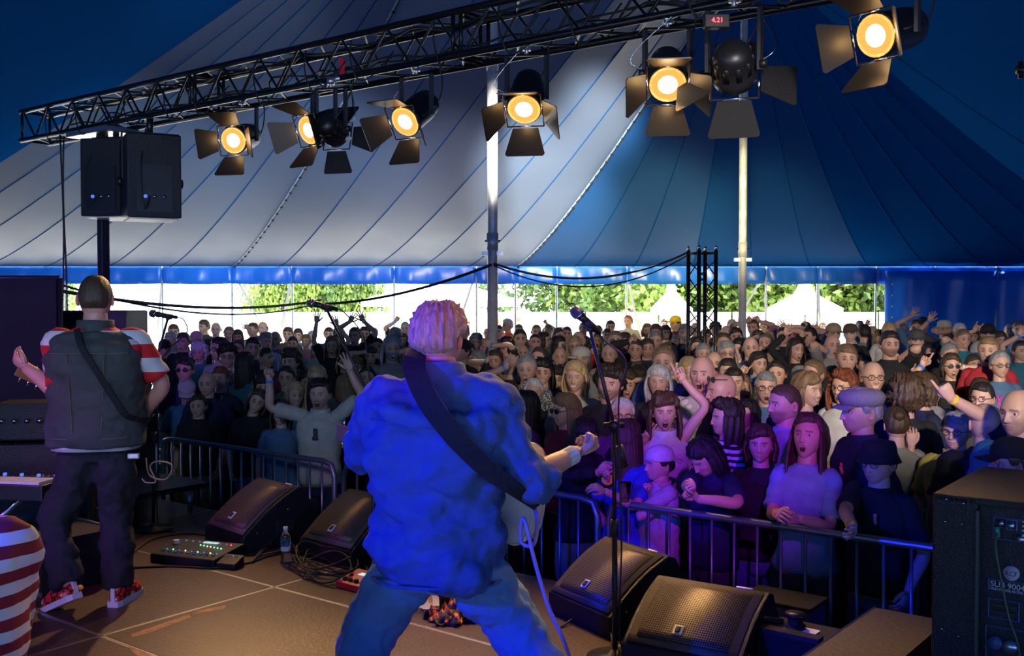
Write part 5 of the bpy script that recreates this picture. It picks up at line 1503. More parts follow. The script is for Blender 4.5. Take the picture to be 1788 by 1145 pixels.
def guitar(name, label, butt, neck, face, bodycol, L=.44, Wd=.34, th=.05, neckL=.42, fret='rosewood', ncol=(.25, .12, .05)):
    butt, neck = np.array(butt), np.array(neck, float); X = neck / np.linalg.norm(neck); N = np.array(face, float); N -= X * (N @ X); N /= np.linalg.norm(N); Y = np.cross(N, X)
    T = thing(name, label, 'guitar', butt); Rm = np.stack([X, Y, N], 1)
    a = np.linspace(0, 2 * PI, 56, endpoint=False)
    pr = [(0, .0), (.02, .62), (.10, .96), (.22, 1.0), (.36, .90), (.52, .66), (.64, .64), (.80, .78), (.92, .74), (1.0, .40), (1.0, 0)]
    xs_ = np.array([p[0] for p in crom(pr, 4)]) * L; ys_ = np.array([p[1] for p in crom(pr, 4)]) * Wd / 2
    out = [(x, y) for x, y in zip(xs_, ys_)][:-1] + [(x, -y * (.8 if x > .75 * L else 1)) for x, y in zip(xs_[::-1], ys_[::-1])][:-1]
    n = len(out); mb = MB(); sc = [(.96, -th / 2), (1, -th / 2 + .008), (1, th / 2 - .008), (.96, th / 2)]; v = []
    for s, z in sc: v += [(L / 2 + (x - L / 2) * s, y * s, z) for x, y in out]
    f = [tuple(range(n))[::-1], tuple(3 * n + i for i in range(n))] + [(j * n + i, j * n + (i + 1) % n, (j + 1) * n + (i + 1) % n, (j + 1) * n + i) for j in range(3) for i in range(n)]
    def put(nm, m, mat, par=T, **k): m.v = [q @ Rm.T for q in m.v]; return obj(nm, m, mat, par, k.pop('smooth', True), **k)
    b = put('guitar_body', mb.add(v, f), 'lacquer', color=bodycol)
    for z in (-th / 2 + .002, th / 2 - .002): put('binding', MB().tube([(L / 2 + (x - L / 2) * .99, y * .99, z) for x, y in out] + [(L / 2 + (out[0][0] - L / 2) * .99, out[0][1] * .99, z)], .004, 6, caps=False), 'cream_binding', b)
    put('neck', MB().tube([(L * .92, 0, th * .35), (L + neckL, 0, th * .35)], [.026, .021], 10, flat=.55), 'lacquer', color=ncol)
    put('headstock', MB().box((L + neckL + .075, .0, th * .3), (.16, .07, .014)), 'lacquer', color=ncol, smooth=False, bevel=.004)
    tn = MB()
    for k in range(6): x = L + neckL + .03 + (k % 3) * .045; s = 1 if k < 3 else -1; tn.tube([(x, s * .03, th * .3), (x, s * .06, th * .3)], .006, 6)
    put('tuners', tn, 'chrome', stuff=True)
    st = MB()
    for k in range(6): st.tube([(.11, -.025 + .01 * k, th / 2 + .014), (L + neckL + .03, -.017 + .007 * k, th / 2 + .008)], .0009, 4)
    put('strings', st, 'chrome', stuff=True)
    put('bridge', MB().box((.11, 0, th / 2 + .007), (.025, .085, .014)), 'chrome', smooth=False, bevel=.003)
    for x in (.17, .29): put('pickup', MB().box((x, 0, th / 2 + .005), (.035, .08, .012)), 'black', smooth=False, bevel=.003)
    for (x, y) in ((.06, .08), (.10, .11)): put('knob', MB().tube([(x, y, th / 2), (x, y, th / 2 + .014)], .011, 12), 'chrome')
    put('strap_button', MB().tube([(0, 0, 0), (-.016, 0, 0)], .007, 8), 'chrome')
    return T
M['lacquer'] = attr_mat('lacquer', 'obj', .16)
M['cream_binding'] = nmat('cream_binding', (.7, .6, .42), .3)
guitar('electric_guitar', 'dark red electric guitar slung in front of the left performer', pt(252, 745, 5.56), pt(60, 660, 5.36) - pt(252, 745, 5.56), (0, 1, .1), (.22, .02, .015), L=.36, Wd=.26, neckL=.20)
# ---- the singer in the blue shirt
D2 = 3.62; L2 = pt(766, 600, D2); L2[2] = SZ; k2 = 1.86 / 1.75; Y2 = PI - math.radians(6); ZO = -.265
def foot2(px, py, d):
    q = w2l(pt(px, py, d), L2, Y2, k2); return q
g1, g2 = foot2(598, 1290, 3.50), foot2(985, 1290, 3.52); h1, h2 = foot2(650, 1092, 3.66), foot2(897, 1085, 3.66)
hp = foot2(757, 1010, D2)
legs2 = [[(-.095, 0, .885), (-.15, -.02, .775), (h2[0], h2[1], h2[2] - ZO), ((h2[0] + g2[0]) / 2 - .01, (h2[1] + g2[1]) / 2, (h2[2] + .08) / 2 - ZO), (g2[0], g2[1], .08 - ZO)],
         [(.095, 0, .885), (.15, -.02, .775), (h1[0], h1[1], h1[2] - ZO), ((h1[0] + g1[0]) / 2, (h1[1] + g1[1]) / 2, (h1[2] + .08) / 2 - ZO), (g1[0], g1[1], .08 - ZO)]]
P2 = person(L2, 1.86, Y2, 'singer with white guitar seen from behind, blue denim shirt and spiky blond hair', None, lod=2, hair='spiky', hc='fair', shirt='shirtdenim', sleeve='mid', build=1.16, skin='r', hyaw=-.22, hpitch=.02,
            arms=[('R', pt(676, 800, 4.10), 'relaxed', None, (.75, .5, -.9), (0, -1, 0)), ('L', pt(1018, 800, 3.70), 'fist', 'w', (-.1, .5, -.9), (0, 0, 1))], legpose=legs2, trouser='jeans', seed=12, zoff=ZO, shoes=True, legr=[.105, .115, .098, .088, .085], soft=(.013, .034, .15), garment='denim_shirt', hem=.80, wr=.011, headsc=.94)
tr2 = torso_rows(False, 1.16)
def bk2(x, z, off=.034):
    A = np.array(tr2); hx = np.interp(z, A[:, 0], A[:, 1]) + .02; hy = np.interp(z, A[:, 0], A[:, 2]) + .012; oy = np.interp(z, A[:, 0], A[:, 3])
    return (x, oy + hy * (max(0, 1 - abs(x / (hx + .01)) ** 2.4)) ** (1 / 2.4) + off - .012, z + ZO)
shirt2 = [c for c in P2.children if c.name.startswith('denim_shirt')][0]
cm = MB(); cm.lathe([(.070, 1.445), (.076, 1.48), (.080, 1.535), (.092, 1.525), (.104, 1.47), (.100, 1.45)], 28); v = cm.v[0]; v[:, 1] = v[:, 1] * .95 + .014; v[:, 2] += ZO + .12 * np.clip(v[:, 1], -.1, .1); obj('collar', cm, 'cloth', shirt2, True, color=CC['shirtdenim'])
sm = MB(); sm.tube([bk2(x, 1.335 + .02 * (x / .2) ** 2, .034) for x in np.linspace(-.20, .20, 26)], .004, 6)
obj('stitched_seam', sm, 'cloth', shirt2, True, color=(.03, .09, .22), stuff=True)
hl = MB(); A = np.array(tr2)
hx = np.interp(.84, A[:, 0], A[:, 1]) + .028; hy = np.interp(.84, A[:, 0], A[:, 2]) + .028
hl.tube([(hx * np.sign(math.cos(a)) * abs(math.cos(a)) ** .82, hy * np.sign(math.sin(a)) * abs(math.sin(a)) ** .82,   .812 + ZO) for a in np.linspace(0, 2 * PI, 40)], .006, 6, caps=False)
obj('hem', hl, 'cloth', shirt2, True, color=CC['shirtdenim'])
strap = ribbon([pt(728, 612, 3.60), pt(722, 640, 3.47), pt(748, 700, 3.395), pt(793, 760, 3.38), pt(850, 818, 3.41), pt(905, 858, 3.46), pt(936, 884, 3.58)], [.075, .075, .075, .072, .065, .05, .03], (0, -1, 0), .005)
so = obj('guitar_strap', to_local(P2, strap), 'strapmat' if 'strapmat' in M else 'matte', P2)
guitar('electric_guitar', 'cream white hollow guitar at the right hip of the singer in the blue shirt', pt(944, 872, 3.66), (-.80, .52, .16), (.48, .8, .05), (.62, .58, .50), L=.46, Wd=.37, th=.085)
tag(obj('guitar_cable', MB().tube(crom([pt(925, 872, 3.66), pt(938, 905, 3.55), pt(932, 950, 3.50), pt(910, 945, 3.52), pt(915, 905, 3.50), pt(935, 985, 3.46), pt(958, 1060, 3.42), pt(985, 1120, 3.40), pt(1003, 1180, 3.6), pz(1010, 1240, SZ + .01)], 8), .0075, 8), nmat('purple_lit_cable', (.38, .25, .42), .45), None, True), 'pale cable hanging from the white guitar to the stage floor', 'cable')  # purple stage light put into the pale cable's colour
# ---- seated player at the left edge
P3 = person(pt(-118, 900, 2.62) * [1, 1, 0] + [0, 0, SZ], 1.78, PI + .25, 'seated musician in a red and white striped shirt, cut off at the lower left corner', None, lod=2, hair='short', hc='brown', shirt='white', sleeve='long', shirtmat='narrowred', build=1.1, legpose='sit', zoff=-.50,
            arms=[('L', pt(-50, 1220, 2.95), 'relaxed', None, (-.9, .6, -.2), (0, 0, -1))], trouser='black', seed=9, soft=(.013, .008, .08))
t = thing('stool', 'black round stool under the seated musician at the lower left corner', 'stool', pt(-118, 900, 2.62) * [1, 1, 0] + [0, 0, SZ])
obj('seat', MB().lathe([(.17, .33), (.185, .35), (.185, .38), (.16, .40)], 24), 'matte', t, True)
obj('post', MB().tube([(0, 0, .08), (0, 0, .33)], .02, 10), 'chrome', t, True)
for k in range(3): obj('leg', MB().tube([(0, 0, .12), (.2 * math.cos(k * 2.1), .2 * math.sin(k * 2.1), .01)], .012, 8), 'chrome', t, True)

# ================================================================== microphones
M['micgrille'] = nmat('mic_grille', (.25, .23, .22), .35, .8, bump=.8, bscale=300)
def micstand(base, joint, clip, micdir, label, tail=None, tripod=False, col='black'):
    """base/joint/clip are world points"""
    base, joint, clip = map(np.array, (base, joint, clip)); T = thing('microphone_stand', label, 'microphone stand', base)
    j, c = joint - base, clip - base
    if tripod:
        for k in range(3): obj('leg', MB().tube([(0, 0, .16), (.28 * math.cos(k * 2.09 + .4), .28 * math.sin(k * 2.09 + .4), .012)], .009, 8), 'black', T, True)
        obj('leg_collar', MB().tube([(0, 0, .10), (0, 0, .20)], .020, 10), 'black', T, True)
    else: obj('base', MB().lathe([(.125, 0), (.13, .008), (.125, .02), (.03, .032), (.02, .05)], 32), 'black', T, True)
    obj('lower_tube', MB().tube([(0, 0, .03), (j[0] * .55, j[1] * .55, j[2] * .55)], .0125, 12), col, T, True)
    obj('clutch', MB().tube([(j[0] * .53, j[1] * .53, j[2] * .53), (j[0] * .60, j[1] * .60, j[2] * .60)], .018, 12), 'rubber', T, True)
    obj('upper_tube', MB().tube([(j[0] * .55, j[1] * .55, j[2] * .55), tuple(j)], .009, 12), col, T, True)
    u = (c - j) / np.linalg.norm(c - j); e = j - u * (tail or .22)
    obj('boom', MB().tube([e, c], .0085, 10), col, T, True)
    obj('boom_joint', MB().sphere(j, (.026, .026, .026), 14, 10).tube([j - (.045, 0, 0), j + (.045, 0, 0)], .012, 10), 'black', T, True)
    obj('counterweight', MB().tube([e, e + u * .10], .018, 12), 'rubber', T, True)
    m = np.array(micdir, float); m /= np.linalg.norm(m)
    K = thing('microphone', label.replace('stand', '').replace('  ', ' ').replace('boom', 'vocal microphone on a boom').strip()[:90], 'microphone', clip)
    obj('body', MB().tube([-m * .065 + (0, 0, .018), m * .03 + (0, 0, .018), m * .075 + (0, 0, .018)], [.011, .015, .021], 14), 'black', K, True)
    obj('grille', MB().sphere(m * .098 + (0, 0, .018), (.027, .027, .027), 18, 14), 'micgrille', K, True)
    rg_ = MB().tube([m * .084 + (0, 0, .018), m * .092 + (0, 0, .018)], .0275, 18); obj('ring', rg_, 'chrome', K, True)
    obj('clip', MB().tube([(0, 0, -.012), (0, 0, .012)], .013, 10).tube([-m * .03 + (0, 0, .016), m * .035 + (0, 0, .016)], .0185, 12), 'rubber', T, True).location = tuple(c)
    st = clip - m * .065 + (0, 0, .018)
    P = [st, st - m * .04 + (0, 0, -.01), st * .75 + joint * .25 + (.10, -.0, -.02), st * .35 + joint * .65 + (.045, -.01, 0), joint + (.02, -.01, -.06), (joint * .5 + base * .5) + (.03, 0, 0), base + (.03, -.0, .05), base + (.18, -.1, .008)]
    tag(obj('microphone_cable', MB().tube(crom(P, 8), .0042, 6), 'rubber', None, True), label.split(' stand')[0] + ': its thin black cable', 'cable')
    return T
def onst(px, py): return pz(px, py, SZ)
b = onst(268, 925); d = b[1]
micstand(b, pt(270, 640, d), pt(293, 556, d), (-1, -.25, .18), 'left boom stand beside the left performer')
b = onst(652, 985); d = b[1]
micstand(b, pt(652, 705, d), pt(571, 541, d), (-1, -.1, .24), 'second boom stand reaching up left of the singer')
b = pt(1074, 1153, 4.36); b[2] = SZ; d = 4.36
micstand(b, pt(1072, 742, d), pt(1030, 574, d - .1), (-.62, -.55, .55), 'centre boom stand to the right of the singer', tail=.2)

# ================================================================== gear
def bottle(px, py, label, h=.22, water=.6, cap=True):
    T = thing('water_bottle', label, 'bottle', onst(px, py)); r = .031
    prof = [(r * .8, 0), (r, .006), (r * .96, .02), (r, .05), (r * .9, .075), (r * .9, .10), (r, .125), (r, .15), (r * .75, .175), (r * .4, .192), (r * .36, h - .02)]
    obj('plastic', MB().lathe(prof, 24), 'glass', T, True)
    obj('cap', MB().lathe([(r * .45, h - .02), (r * .45, h)], 18), 'white', T, True)
    obj('label_band', MB().lathe([(r * .92, .076), (r * .92, .10)], 24), 'paper', T, True)
bottle(499, 983, 'small clear water bottle with white cap between the left pair of floor monitors')
bottle(745, 1065, 'clear water bottle standing seen between the legs of the singer')
bottle(1278, 1166, 'white-capped water bottle cut off at the bottom edge right of the nearest monitor')
t = thing('plastic_cup', 'clear tumbler seen between the legs of the singer, beside the bottle', 'cup', onst(776, 1062))
mb = MB().lathe([(.026, 0), (.034, .12), (.032, .12), (.0245, .004)], 24); obj('cup_wall', mb, 'glass', t, True)
t = thing('setlist_paper', 'sheet of white paper with a printed emblem lying on the stage', 'paper', onst(722, 1052), .4)
obj('sheet', MB().box((0, 0, .002), (.30, .21, .002)), 'paper', t)
obj('emblem', MB().lathe([(.05, .0035), (.05, .0042)], 24), M['gold_print'] if 'gold_print' in M else nmat('print', (.5, .25, .05), .7, var=.6, vscale=60), t)
# red effects pedal
def board(name, label, cat, p, rz, w_, d_, h_, mat, knobs, led, scr=None, tilt=.06):
    T = thing(name, label, cat, p, rz)
    obj('case', MB().prism([(-d_ / 2, 0), (d_ / 2, 0), (d_ / 2, h_ + tilt * .6), (-d_ / 2, h_)][::-1], -w_ / 2, w_ / 2), mat, T, bevel=.006)
    def top(y): return h_ + tilt * .6 * (y + d_ / 2) / d_
    for (x, y, r_, m_) in knobs: obj('knob', MB().lathe([(r_, top(y)), (r_ * .9, top(y) + r_ * 1.1), (r_ * .3, top(y) + r_ * 1.15)], 14, np.array([[1, 0, 0, x], [0, 1, 0, y], [0, 0, 1, 0], [0, 0, 0, 1.]])), m_, T, True)
    for (x, y, m_) in led: obj('led', MB().sphere((x, y, top(y) + .002), (.004, .004, .004), 8, 6), m_, T, True)
    if scr: x, y, a, b2 = scr; obj('display', MB().box((x, y, top(y) + .003), (a, b2, .004)), 'screen', T)
    return T
rr = ROT_E1 + PI
board('effects_pedal', 'red multi-effects pedal with black knobs beside the coiled cables', 'effects pedal', onst(634, 1026), rr - .02, .26, .17, .035, 'red', [(-.09, -.05, .014, 'black'), (-.045, -.05, .014, 'black'), (.0, -.05, .014, 'black'), (.045, -.05, .014, 'white'), (.09, -.05, .014, 'black'), (-.09, .0, .010, 'black')], [(.05, .03, 'gled')], (-.02, .03, .07, .035))
kn = [(-.18 + .045 * i, -.09, .011, 'chrome') for i in range(9)] + [(-.16 + .05 * i, .10, .007, 'white') for i in range(7)] + [(-.19, .04, .022, 'white')]
ld = [(-.18 + .045 * i, -.055, ['bled', 'gled', 'bled', 'aled'][i % 4]) for i in range(9)] + [(-.02 + .028 * i, .055 - .004 * i, ['gled', 'gled', 'aled', 'aled', 'gled'][i % 5]) for i in range(7)] + [(.17, .10, 'rlight')]
board('effects_unit', 'large black effects floor unit with small screen and lit buttons near the left performer', 'effects unit', onst(345, 976), rr + .30, .46, .30, .05, 'black', kn, ld, (.02, .105, .10, .03), .05)
board('effects_pedal', 'small dark pedal beside the large effects unit, in front of the floor monitor', 'effects pedal', onst(402, 990), rr + .3, .13, .10, .03, 'black', [(-.03, .02, .008, 'chrome'), (.03, .02, .008, 'chrome')], [(0, .03, 'bled')])
# bandana: crumpled patterned cloth
cr = np.random.RandomState(6); n = 22; v = []
for j in range(n):
    for i in range(n):
        u, w_ = i / (n - 1) - .5, j / (n - 1) - .5; r_ = math.hypot(u, w_)
        z = max(.006, .045 * (1 - r_ * 1.3) + .028 * math.sin(i * 1.4 + j * .5) * (1 - r_) + .020 * math.sin(j * 1.7 - i * .6) + .008 * cr.randn())
        v.append((u * .30 + .02 * math.sin(j), w_ * .22 + .02 * math.sin(i * .9), z))
mb = MB().add(v, [(j * n + i, j * n + i + 1, (j + 1) * n + i + 1, (j + 1) * n + i) for j in range(n - 1) for i in range(n - 1)])
mk = nmat('bandana', (.1, .05, .02), .7); nn = mk.node_tree.nodes; ll = mk.node_tree.links; tcx = nn.new('ShaderNodeTexCoord'); vo = nn.new('ShaderNodeTexVoronoi'); vo.inputs['Scale'].default_value = 26; ll.new(tcx.outputs['Object'], vo.inputs['Vector'])
rp = nn.new('ShaderNodeValToRGB'); rp.color_ramp.interpolation = 'CONSTANT'; e = rp.color_ramp.elements; e[0].color = (.8, .35, .03, 1); e[1].position = .35; e[1].color = (.45, .03, .01, 1); q = e.new(.5); q.color = (.02, .015, .015, 1); ll.new(vo.outputs['Distance'], rp.inputs[0]); ll.new(rp.outputs[0], nn['Principled BSDF'].inputs['Base Color'])
o = obj('bandana', mb, mk, None, True); o.location = tuple(onst(803, 1078)); o.rotation_euler = (0, 0, .5); tag(o, 'crumpled orange and black patterned bandana seen between the legs of the singer', 'bandana'); o.modifiers.new('s', 'SOLIDIFY').thickness = .002
# cables on the deck
def floor_cable(pxs, r_, label, lift=0, mat='rubber', name='stage_cable', grp=None):
    P = []
    for i, (x, y) in enumerate(pxs):
        q = onst(x, y); q[2] += r_ + lift * (i % 2); P.append(q)
    return tag(obj(name, MB().tube(crom(P, 6), r_, 6), mat, None, True), label, 'cable', grp)
floor_cable([(20, 1028), (90, 1012), (150, 1002), (215, 994), (300, 990), (370, 993), (430, 985), (470, 972), (520, 962)], .006, 'black cable snaking across the deck from the left performer to the monitors')
floor_cable([(230, 968), (262, 945), (300, 935), (340, 933), (380, 940)], .005, 'black cable arching behind the large effects unit')
floor_cable([(948, 1092), (955, 1120), (985, 1150), (1020, 1180)], .005, 'black cable curving on the deck beside the pale guitar cable')
floor_cable([(980, 1096), (1020, 1082), (1050, 1092), (1066, 1118), (1072, 1150)], .005, 'thin cable looping between the two right-hand floor monitors', .03)
r2 = random.Random(8)
for k in range(7):
    cx_, cy_ = 585 + r2.uniform(-22, 22), 998 + r2.uniform(-6, 6); a_, b_ = r2.uniform(38, 60), r2.uniform(12, 24)
    P = []
    for i in range(26):
        t_ = i / 25 * 2 * PI * 1.05 + k; q = onst(cx_ + a_ * math.cos(t_) + 14 * math.sin(t_) , cy_ + b_ * math.sin(t_)); q[2] += .008 + .01 * k + .03 * (1 + math.sin(t_ * 2 + k)) * (k % 3 == 0); P.append(q)
    tag(obj('coiled_cable', MB().tube(crom(P, 3), .0052, 6), 'rubber', None, True), 'black cable coiled in loops beside the red pedal', 'cable', 'coiled cables left of the singer')
for k in range(5):
    P = [onst(440 + 8 * k, 985 - 5 * k), onst(470 + 5 * k, 955 - 4 * k), onst(500 + 3 * k, 945 + 5 * k), onst(520, 960 + 4 * k), onst(500, 975 + 2 * k), onst(455, 968 + 4 * k)]
    for i, q in enumerate(P): q[2] += .008 + .035 * (i % 3 == 1) + .01 * k
    tag(obj('tangled_cable', MB().tube(crom(P, 6), .005, 6), 'rubber', None, True), 'black cable tangled behind the first water bottle', 'cable', 'tangled cables by the left floor monitors')
P = [pt(255, 800, 5.15), pt(262, 830, 5.2), pt(290, 836, 5.2), pt(300, 812, 5.2), pt(275, 805, 5.2), pt(262, 815, 5.2), pt(272, 840, 5.2), pt(255, 842, 5.2), pt(248, 835, 5.2)]
tag(obj('instrument_cable', MB().tube(crom(P, 6), .004, 6), nmat('pale_cable', (.3, .2, .12), .4), None, True), 'thin pale looped cable hanging from the left performer\'s belt', 'cable')
# riser on the left
rs = thing('stage_riser', 'black low platform with pale edge behind the left performer', 'riser', (0, 0, 0))
obj('riser_top', abbox(MB(), 6.35, 8.6, 3.7, 4.55, .86, .90), 'cab', rs, bevel=.004)
obj('riser_edge', abbox(MB(), 6.34, 8.6, 3.69, 3.70, .855, .902), 'alu', rs)
for a in (6.45, 8.4):
    for b in (3.8, 4.45): obj('leg', MB().tube([AB(a, b, SZ), AB(a, b, .86)], .02, 8), 'alu', rs, True)
# loudspeaker stack behind the left performer
def cab(name, label, p, rz, w_, d_, h_, grille=True, cat='loudspeaker', mat='cab'):
    T = thing(name, label, cat, p, rz)
    obj('cabinet', MB().box((0, 0, h_ / 2), (w_, d_, h_)), mat, T, bevel=.012)
    if grille: obj('front_grille', MB().box((0, d_ / 2 + .005, h_ / 2), (w_ * .9, .01, h_ * .9)), 'mesh_grille', T)
    for s in (-1, 1): obj('handle', MB().box((s * (w_ / 2 + .004), 0, h_ * .6), (.01, .16, .06)), 'rubber', T, bevel=.003)
    for sx in (-1, 1):
        for z in (0, 1): obj('corner', MB().box((sx * (w_ / 2 - .015), -d_ / 2 + .015, z * (h_ - .03) + .015), (.04, .04, .04)), 'rubber', T, bevel=.006)
    return T
q = pt(180, 540, 8.3)
cab('subwoofer', 'lower black loudspeaker box of the stack behind the left performer', (q[0], 8.3, SZ * 0), 0, .6, .6, .78)
cab('subwoofer', 'middle black loudspeaker box of the stack behind the left performer', (q[0], 8.3, .80), 0, .6, .6, .66)
cab('loudspeaker', 'top black loudspeaker box whose edge shows either side of the left performer\'s neck', (q[0], 8.3, 1.48), 0, .56, .5, pt(0, 542, 8.3)[2] - 1.48)
# amplifier corner on the left
def at(px, d): q = pt(px, 700, d); return (q[0], d, SZ)
T = cab('bass_cabinet', 'tall dark amplifier cabinet in front of the black drape, left edge', at(60, 6.0), .12, .46, .4, .74, cat='amplifier')
obj('green_tape', MB().box((.20, -.206, .50), (.028, .006, .06)), 'lgreen', T)
T = cab('amplifier_head', 'amplifier head standing on the tall dark cabinet', (at(60, 6.0)[0] + .01, 6.02, SZ + .75), .12, .42, .28, .22, cat='amplifier')
for k in range(5): obj('knob', MB().tube([(-.15 + .07 * k, -.145, .12), (-.15 + .07 * k, -.165, .12)], .014, 10), 'chrome', T, True)
cab('guitar_combo', 'small dark guitar amplifier low behind the left performer', at(128, 6.15), -.05, .34, .3, .48, cat='amplifier')
T = thing('keyboard', 'black keyboard with speckled front lit blue at the left edge', 'keyboard', pz(18, 850, SZ + .55), -.18)
obj('keyboard_case', MB().box((-.2, 0, 0), (1.0, .30, .09)), 'black', T, bevel=.008)
wk = MB()
for k in range(28): obj('key', MB().box((-.66 + .034 * k, -.07, .05), (.031, .14, .016)), 'white', T)
for k in range(10): obj('slider', MB().box((-.1 + .035 * k, .09, .05), (.01, .02, .02)), 'bled' if k % 3 == 0 else 'chrome', T)
for s in (-1, 1):
    obj('stand_leg', MB().tube([(-.2 + s * .3, -.05 * s, -.05), (-.2 - s * .3, .05 * s, -.55 + .02)], .016, 10), 'chrome', T, True)
T = thing('flight_case', 'low black flight case with bright aluminium edges at the left edge of the stage', 'case', onst(20, 985), ROT_E1 + PI)
obj('case_body', MB().box((.35, -.02, .15), (.9, .42, .28)), 'matte', T)
for z in (.012, .29):
    for y in (-.235, .195): obj('edge_profile', MB().box((.35, y, z), (.91, .012, .02)), 'alu', T)
for x in (.1, .6): obj('latch', MB().box((x, -.245, .18), (.08, .012, .06)), 'chrome', T, bevel=.003)
T = thing('tom_stand', 'small grey clamp and chrome tube behind the legs of the left performer', 'stand', onst(165, 950))
obj('tube', MB().tube([(0, 0, 0), (0, 0, .22)], .014, 10), 'chrome', T, True); obj('clamp_block', MB().box((0, 0, .25), (.10, .07, .09)), 'alu', T, bevel=.01)
b = onst(14, 905); T = thing('small_microphone_stand', 'thin chrome boom pointing up across the dark amplifiers, left edge', 'microphone stand', b)
e0, e1 = pt(8, 812, b[1]) - b, pt(52, 763, b[1]) - b
obj('boom', MB().tube([e0, e1], .006, 8), 'chrome', T, True); obj('microphone_head', MB().tube([e1, e1 + (e1 - e0) * .28], .016, 10), 'rubber', T, True)
obj('post', MB().tube([(0, 0, 0), e0], .009, 8), 'bluepaint' if 'bluepaint' in M else 'black', T, True)
# black drape on the left
q0, q1 = pt(-420, 500, 7.3), pt(97, 500, 7.3)
dr = sheet('black_drape', q0[:2], q1[:2], 0.02, pt(0, 487, 7.3)[2], .035, 'skirtcloth', False, n=150, seed=9); tag(dr, 'black stage drape hanging at the left edge behind the amplifiers', 'curtain')
T = thing('drape_frame', 'steel pipe frame carrying the black drape', 'pipe frame', (q1[0], 7.36, 0)); L_ = q0[0] - q1[0]
for x in (0, L_): obj('upright', MB().tube([(x, 0, 0), (x, 0, pt(0, 485, 7.3)[2])], .022, 10), 'black', T, True)
obj('cross_pipe', MB().tube([(0, 0, pt(0, 485, 7.3)[2]), (L_, 0, pt(0, 485, 7.3)[2])], .02, 10), 'black', T, True)

# ------------------------------------------------------------------ big subwoofer stack on the right
DS = 3.40; X0 = (1632 - CX) / F * DS
def lx(px):
    k = (px - CX) / F; return (k * DS - X0) / (-E1[0] + k * E1[1])
def lz(py, px=1755): return CZ - (py - HY) / F * (DS - E1[1] * lx(px)) - SZ
T = thing('subwoofer_stack', 'big black double subwoofer with connector panel at the right edge', 'subwoofer', (X0, DS, SZ), ROT_E1 + PI)
zt = lz(862, 1632); Wd = 1.1
fr = MB(); fr.box((lx(1712) / 2, .35, zt / 2), (lx(1712), .70, zt)); obj('side_panel', fr, 'cab', T, bevel=.008)
obj('top_panel', MB().box((Wd / 2, .35, zt - .012), (Wd, .70, .026)), 'cab', T, bevel=.006)
obj('top_front_board', MB().box(((lx(1712) + Wd) / 2, .02, (zt + lz(885)) / 2), (Wd - lx(1712), .03, zt - lz(885))), 'cab', T)
obj('back_board', MB().box(((lx(1712) + Wd) / 2, .05, zt / 2), (Wd - lx(1712), .02, zt - .03)), 'cab', T)
obj('body_fill', MB().box(((lx(1712) + Wd) / 2, .38, zt / 2), (Wd - lx(1712), .62, zt - .05)), 'cab', T)
obj('edge_lip', MB().box((lx(1713), -.004, zt / 2), (.010, .02, zt - .08)), nmat('green_edge', (.03, .045, .03), .5), T)
pn = nmat('panel_line', (.06, .10, .22), .5); M['pline'] = pn
def pbox(pa, pb, ya, yb, name='panel_outline', mat='pline', th=.0025):
    m_ = MB(); a, b, c, d_ = lx(pa), lx(pb), lz(ya), lz(yb)
    for (p_, q_) in (((a, c), (b, c)), ((b, c), (b, d_)), ((b, d_), (a, d_)), ((a, d_), (a, c))): m_.tube([(p_[0], .036, p_[1]), (q_[0], .036, q_[1])], th, 4)
    return obj(name, m_, mat, T)
pbox(1735, 1850, 910, 948); pbox(1758, 1776, 912, 929); pbox(1728, 1840, 1022, 1040); pbox(1728, 1782, 1057, 1090); pbox(1724, 1850, 1106, 1170)
for (px, py, r_) in ((1767, 920, .011), (1785, 942, .011), (1750, 918, .008), (1768, 1136, .022), (1742, 1133, .022)):
    obj('socket', MB().tube([(lx(px), .045, lz(py)), (lx(px), .018, lz(py))], r_, 14), 'pline' if px == 1742 else 'alu', T, True)
for k in range(4): obj('printed_line', MB().box((lx(1795), .037, lz(912 + 8 * k)), (.03, .003, .006)), 'paper', T)
for k in range(2): obj('slot', MB().box((lx(1756), .036, lz(1067 + 12 * k)), (.075, .006, .010)), 'rubber', T)
bd = MB().tube([(lx(1768), .040, lz(1006)), (lx(1768), .033, lz(1006))], .0245, 28); bo = obj('round_badge', bd, nmat('badge_grey', (.42, .42, .45), .5), T, True)
text('badge_lettering', 'RCF', .021, (lx(1768), .0315, lz(1010.5)), (PI / 2, 0, 0), 'rubber', T, 'CENTER')
text('model_lettering', 'SUB 9004-AS', .026, (lx(1731), .034, lz(1034)), (PI / 2, 0, 0), nmat('print_white', (.45, .48, .6), .5) and 'paper', T)
text('small_lettering', 'HIGH POWER ACTIVE SUBWOOFER', .010, (lx(1731), .034, lz(1039.5)), (PI / 2, 0, 0), 'paper', T)
for (px, py) in ((1656, 884), (1686, 888), (1654, 925), (1684, 926), (1650, 1122), (1680, 1130)): obj('screw', MB().tube([(lx(px), .0, lz(py)), (lx(px), -.003, lz(py))], .004, 8), 'chrome', T, True)
obj('power_cable', MB().tube(crom([(lx(1743), .02, lz(935)), (lx(1745), -.01, lz(960)), (lx(1758), -.02, lz(1020)), (lx(1772), -.02, lz(1080)), (lx(1792), -.02, lz(1150)), (lx(1800), 0, 0.02)], 6), .004, 6), nmat('green_cable', (.05, .09, .04), .5), T, True)
obj('connector', MB().tube([(lx(1743), .03, lz(944)), (lx(1743), .02, lz(925))], .009, 10), nmat('green_plug', (.03, .2, .14), .5), T, True)
